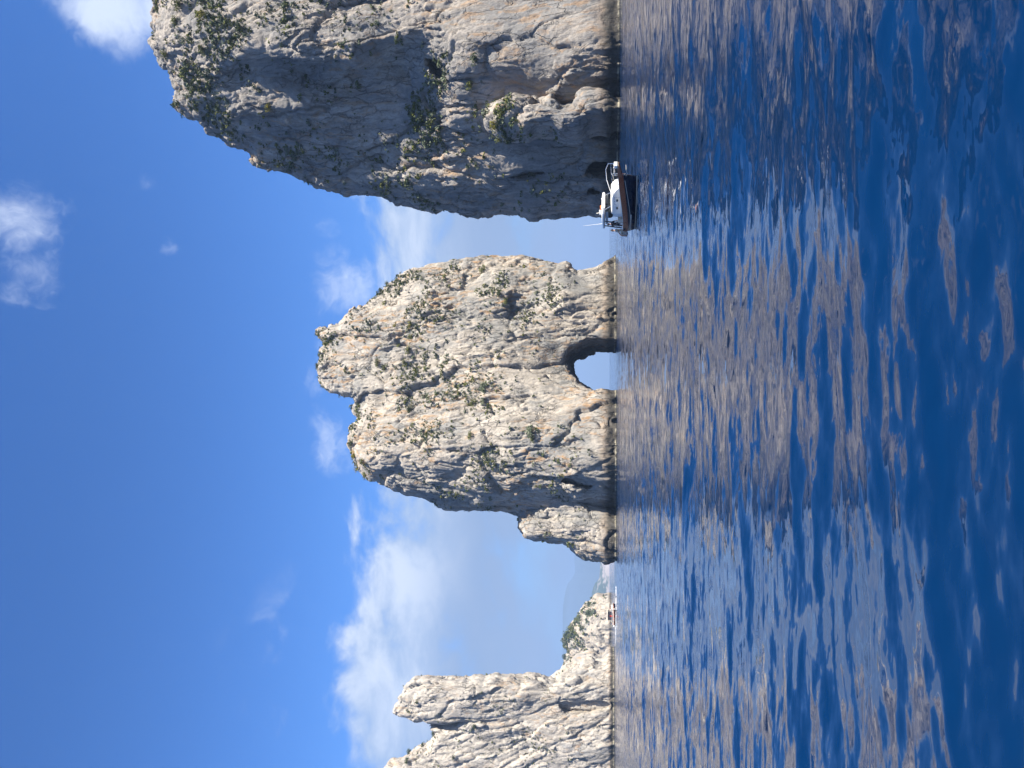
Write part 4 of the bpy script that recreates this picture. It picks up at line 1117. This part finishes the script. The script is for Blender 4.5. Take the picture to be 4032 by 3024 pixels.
    # mooring line tied at the stem
    MB().tube([(bx - 0.03, -0.10, bz - 0.28), (bx + 0.10, -0.20, bz - 0.52), (bx - 0.02, -0.22, bz - 0.62), (bx + 0.16, -0.16, bz - 0.70), (bx + 0.34, 0.0, bz - 0.62), (bx + 0.62, 0.3, bz - 0.60)], 0.022, 6).build('mooring_line', M_ROPE, root)
    # trunk cabin
    def trunk(x0, x1, w0, w1, z0, z1):
        secs = []
        for k in range(9):
            t = k / 8; x = x0 + (x1 - x0) * t; w = (w0 + (w1 - w0) * t ** 1.6) / 2; h = z0 + (z1 - z0) * (1 - max(0, (t - 0.6) / 0.4) ** 2 * 0.75)
            secs.append([(x, w, z0 - 0.1), (x, w * 0.97, h - 0.07), (x, w * 0.86, h), (x, 0, h + 0.04), (x, -w * 0.86, h), (x, -w * 0.97, h - 0.07), (x, -w, z0 - 0.1)])
        return secs
    _tk = MB(); _tk.loft(trunk(-0.35, 2.35, 2.0, 0.9, 1.22, 2.08), cap=True); trunk_o = _tk.build('cabin_trunk', M_WHITE, root)
    for s in (1, -1):
        for q in range(2):
            w = 0.95 - 0.09 * q
            MB().ball((0.35 + 0.85 * q, s * (w + 0.005), 1.62), 0.11, 1.5, 0.16, 0.75).build('porthole', M_GLASS, trunk_o)
    MB().box((0.7, 0, 1.975), (0.5, 0.5, 0.05), bev=0.015).build('deck_hatch', M_GREYV, trunk_o)
    # windscreen, console, wheel, seats
    sc_ = MB(); sc_.loft([[(-0.30, 0.80, 1.90), (-0.12, 0.45, 1.93), (-0.12, -0.45, 1.93), (-0.30, -0.80, 1.90)], [(-0.62, 0.72, 2.30), (-0.48, 0.42, 2.33), (-0.48, -0.42, 2.33), (-0.62, -0.72, 2.30)]]); sc_.build('windscreen', M_GLASS, root)
    console_o = MB().box((-0.72, 0, 1.30), (0.62, 1.55, 1.25), bev=0.06).build('console', M_WHITE, root)
    wh = MB(); wh.tube([(-1.06 + 0.05 * math.sin(a), -0.35 + 0.17 * math.cos(a), 1.62 + 0.17 * math.sin(a)) for a in (2 * math.pi * k / 14 for k in range(15))], 0.014, 6)
    wh.tube([(-1.05, -0.35, 1.62), (-0.95, -0.35, 1.60)], 0.02, 6); wh.build('steering_wheel', M_STEEL, console_o)
    MB().box((-1.65, -0.30, 1.05), (0.45, 1.0, 0.95), bev=0.06).build('helm_seat', M_CREAM, root)
    bench_o = MB().box((-2.78, 0.25, 0.78), (0.42, 1.0, 0.58), bev=0.06).build('stern_bench', M_WHITE, root)
    MB().box((-2.78, 0.25, 1.12), (0.40, 0.98, 0.10), bev=0.04).build('bench_cushion', M_CREAM, bench_o)
    for s in (1, -1):
        for q in range(3): MB().box((-1.2 - 0.6 * q, s * 0.99, 0.98), (0.34, 0.03, 0.12), bev=0.01).build('side_locker_slot', M_BLACK, root)
    # hardtop on posts
    tp = MB()
    secs = []
    for k in range(11):
        t = k / 10; x = -2.2 + 2.4 * t; w = 1.05 * (1 - max(0, (t - 0.7) / 0.3) ** 2 * 0.28); cz = 2.70 + 0.05 * math.sin(math.pi * t)
        secs.append([(x, w, cz - 0.06), (x, w * 0.97, cz + 0.05), (x, w * 0.5, cz + 0.10), (x, -w * 0.5, cz + 0.10), (x, -w * 0.97, cz + 0.05), (x, -w, cz - 0.06), (x, -w * 0.9, cz - 0.13), (x, w * 0.9, cz - 0.13)])
    tp.loft(secs, close=True, cap=True); hardtop = tp.build('hardtop', M_WHITE, root)
    for s in (1, -1):
        MB().tube([(0.42, s * 0.66, 1.93), (-0.18, s * 0.70, 2.62)], 0.035, 8).build('front_post', M_STEEL, root)
        MB().tube([(-1.95, s * 1.0, 1.20), (-1.55, s * 0.92, 1.95), (-1.45, s * 0.84, 2.62)], 0.055, 8).build('rear_post', M_BLACK, root)
        MB().tube([(-2.25, s * 0.98, 1.20), (-2.05, s * 0.86, 2.62)], 0.045, 8).build('rear_brace', M_BLACK, root)
        mm = MB(); mm.tube([(-2.9, s * 0.78, 1.62), (-1.2, s * 1.08, 1.60)], 0.018, 6)
        for q in range(4): mm.tube([(-2.9 + 0.55 * q, s * (0.78 + 0.097 * q), 1.12), (-2.9 + 0.55 * q, s * (0.78 + 0.097 * q), 1.62)], 0.014, 6)
        mm.build('stern_rail', M_STEEL, root)
        MB().box((-1.0, s * 0.87, 2.42), (1.6, 0.02, 0.22)).build('side_sheet', M_GREYV, root)
    MB().cyl((-1.55, 0.1, 2.93), 0.24, 0.22, 20, 0.20).build('radar_dome', M_WHITE, hardtop)
    MB().tube([(-1.55, 0.1, 2.75), (-1.55, 0.1, 2.84)], 0.10, 10).build('radar_foot', M_CREAM, hardtop)
    MB().tube([(-1.62, 0.1, 3.02), (-1.66, 0.1, 3.28)], 0.03, 8).build('mast_stub', M_CREAM, hardtop)
    MB().tube([(-2.2, -0.55, 2.72), (-2.35, -0.62, 4.35)], 0.022, 6, 0.010).build('whip_antenna', M_WHITE, hardtop)
    lr = MB()
    lr.tube([(-0.55, -0.05, 2.84), (-0.95, -0.05, 2.84)], 0.13, 14); lr.build('liferaft_pack', M_ORANGE, hardtop)
    MB().ball((-1.05, -0.35, 2.83), 0.10, 1.3, 1, 0.9).build('horn_cover', M_WHITE, hardtop)
    for s in (1, -1): MB().cyl((-0.25, s * 0.45, 2.82), 0.05, 0.12, 10, 0.035).build('navigation_lamp', M_WHITE, hardtop)
    ft = MB(); ft.ball((-3.35, -0.80, 0.92), 0.25, seg=18); ft.tube([(-3.30, -0.80, 1.14), (-3.15, -0.85, 1.16)], 0.05, 8)
    ft.build('ball_fender', M_WHITE, root)
    mw = root.matrix_basis.copy()
    def at(x, y, z): return tuple(Matrix.Translation(root.location) @ Matrix.Rotation(root.rotation_euler.z, 4, 'Z') @ Vector((x, y, z)))
    rz = root.rotation_euler.z
    person(at(-2.72, -0.25, 0.62), rz + 2.4, 'stand', CLOTH['charcoal'], CLOTH['navy'], 'dark-haired person in a charcoal top standing at the stern of the dark motorboat')
    person(at(-2.95, -0.72, 1.14), rz - 2.0, 'sit_lean', CLOTH['cream'], CLOTH['cream'], 'person in a light cream top leaning over the stern of the dark motorboat', scale=1.0)
    return root
motorboat()

def tour_boat():
    D = 242.0
    x0 = (CY - 2413) / F_PX * D
    root = empty('tour_boat', (x0, D, 0), R(8))
    tag(root, 'small wooden tour boat with cream canopy, crowded with passengers in white, before the islet', 'boat')
    rings = hull_rings(6.6, 2.2, 1.05, 0.78, 0.4, n=18, transom=0.5, rake=0.25)
    split_hull(rings, lambda r_: (r_[0][2], r_[-1][2] - 0.24), 'hull', M_NAVY, root, 'h')
    split_hull(rings, lambda r_: (r_[-1][2] - 0.24, r_[-1][2]), 'wooden_band', M_WOOD, root, 'b', grow=0.012)
    m_ = MB(); m_.loft([[(r_[-1][0], r_[-1][1] * 0.95, 0.42), (r_[-1][0], -r_[-1][1] * 0.95, 0.42)] for r_ in rings[:15]]); m_.build('floor', M_TEAK, root)
    m_ = MB(); m_.loft([[(r_[-1][0], r_[-1][1] * 0.98, r_[-1][2] - 0.03), (r_[-1][0], -r_[-1][1] * 0.98, r_[-1][2] - 0.03)] for r_ in rings[14:]]); m_.build('foredeck', M_CREAM, root)
    for s in (1, -1):
        MB().tube([(p[0], s * p[1], p[2]) for p in sheer_pts(rings)], 0.05, 6).build('gunwale', M_WHITE, root)
        MB().tube([(-1.9, s * 0.95, 1.28), (1.0, s * 1.0, 1.28)], 0.035, 6).build('side_rail', M_WHITE, root)
        for x in (-1.75, 1.25):
            MB().tube([(x, s * 0.85, 0.5), (x, s * 0.82, 2.72)], 0.04 if x < 0 else 0.07, 6).build('canopy_post', M_CREAM, root)
        MB().box((-0.3, s * 0.72, 0.72), (2.6, 0.40, 0.42), bev=0.04).build('side_bench', M_ORANGE, root)
    secs = []
    for k in range(7):
        t = k / 6; x = -2.05 + 3.6 * t; cz = 2.78 + 0.05 * math.sin(math.pi * t)
        secs.append([(x, 1.0, cz - 0.10), (x, 0.6, cz), (x, 0, cz + 0.04), (x, -0.6, cz), (x, -1.0, cz - 0.10), (x, -0.95, cz - 0.16), (x, 0.95, cz - 0.16)])
    MB().loft(secs, close=True, cap=True).build('canopy', M_CREAM, root)
    MB().box((0.9, 0.0, 1.0), (0.4, 0.9, 0.9), bev=0.05).build('console', M_BLACK, root)
    MB().box((-0.25, 0.88, 1.95), (3.0, 0.03, 1.3)).build('side_sheet', M_GREYV, root)  # thin grey sheet closing the far side beneath the canopy
    for x, r_ in ((-3.15, 0.30), ):
        MB().ball((x - 0.2, -0.55, 0.62), r_, seg=14).build('ball_fender', M_WHITE, root)
    MB().tube([(1.9, -1.05, 0.85), (1.9, -1.08, 0.32)], 0.14, 10).build('tube_fender', M_WHITE, root)
    for x in (-1.6, -0.9, 0.2): MB().ball((x, -1.10, 0.52), 0.08, seg=8).build('hull_stud', M_STEEL, root)
    def at(x, y, z): return tuple(Matrix.Translation(root.location) @ Matrix.Rotation(root.rotation_euler.z, 4, 'Z') @ Vector((x, y, z)))
    rz = root.rotation_euler.z
    spec = [(2.75, 0.10, 0.95, 'sit', 'white', 'passenger in white sitting right at the bow tip of the tour boat'),
            (2.35, -0.35, 0.95, 'sit_lean', 'white', 'passenger in white on the tour boat foredeck, next behind the bow tip'),
            (2.1, 0.30, 0.92, 'sit', 'white', 'passenger in white on the far side of the tour boat foredeck'),
            (1.85, -0.45, 0.90, 'sit', 'white', 'passenger in white on the near side of the tour boat foredeck'),
            (1.45, 0.05, 0.42, 'stand', 'white', 'passenger in white standing by the front canopy post of the tour boat'),
            (1.05, -0.50, 0.92, 'sit_lean', 'white', 'passenger in white seated just under the front of the tour boat canopy'),
            (-0.35, -0.45, 0.46, 'stand', 'red', 'person in bright red standing under the tour boat canopy'),
            (-2.2, -0.35, 0.90, 'sit', 'cream', 'passenger in pale yellow seated at the stern end of the tour boat canopy'),
            (-2.65, 0.0, 0.88, 'sit_lean', 'white', 'passenger in white sitting at the very stern of the tour boat')]
    for x, y, z, pose, c_, lab in spec:
        person(at(x, y, z), rz + rnd.uniform(-2.6, -0.6), pose, CLOTH[c_], CLOTH[c_], lab)
    return root
tour_boat()

# foam lines of the tour boat's wash
def foam():
    rg = np.random.default_rng(3)
    bm = bmesh.new()
    D = 240.0; xc = (CY - 2413) / F_PX * 242
    for cx, cy, n, sx, sy in ((xc - 1.5, D - 0.8, 46, 2.2, 0.5), (xc - 5.5, D - 1.0, 30, 1.6, 0.5), (xc + 4.3, D - 0.6, 22, 0.7, 0.4), (xc + 8.2, D - 0.5, 12, 0.6, 0.4)):
        for k in range(n):
            x = cx + rg.normal() * sx; y = cy + rg.normal() * sy; r_ = 0.08 + 0.16 * rg.random()
            bmesh.ops.create_icosphere(bm, subdivisions=1, radius=r_, matrix=Matrix.Translation((x, y, 0.06)) @ Matrix.Diagonal((1.6, 1.2, 0.55, 1)))
    me = bpy.data.meshes.new('wake_foam'); bm.to_mesh(me); bm.free(); me.materials.append(M_FOAM)
    tag(link('wake_foam', me), 'white foam of the wash beside the tour boat', 'foam', kind='stuff')
foam()
print('script done', round(time.time() - T0, 1))
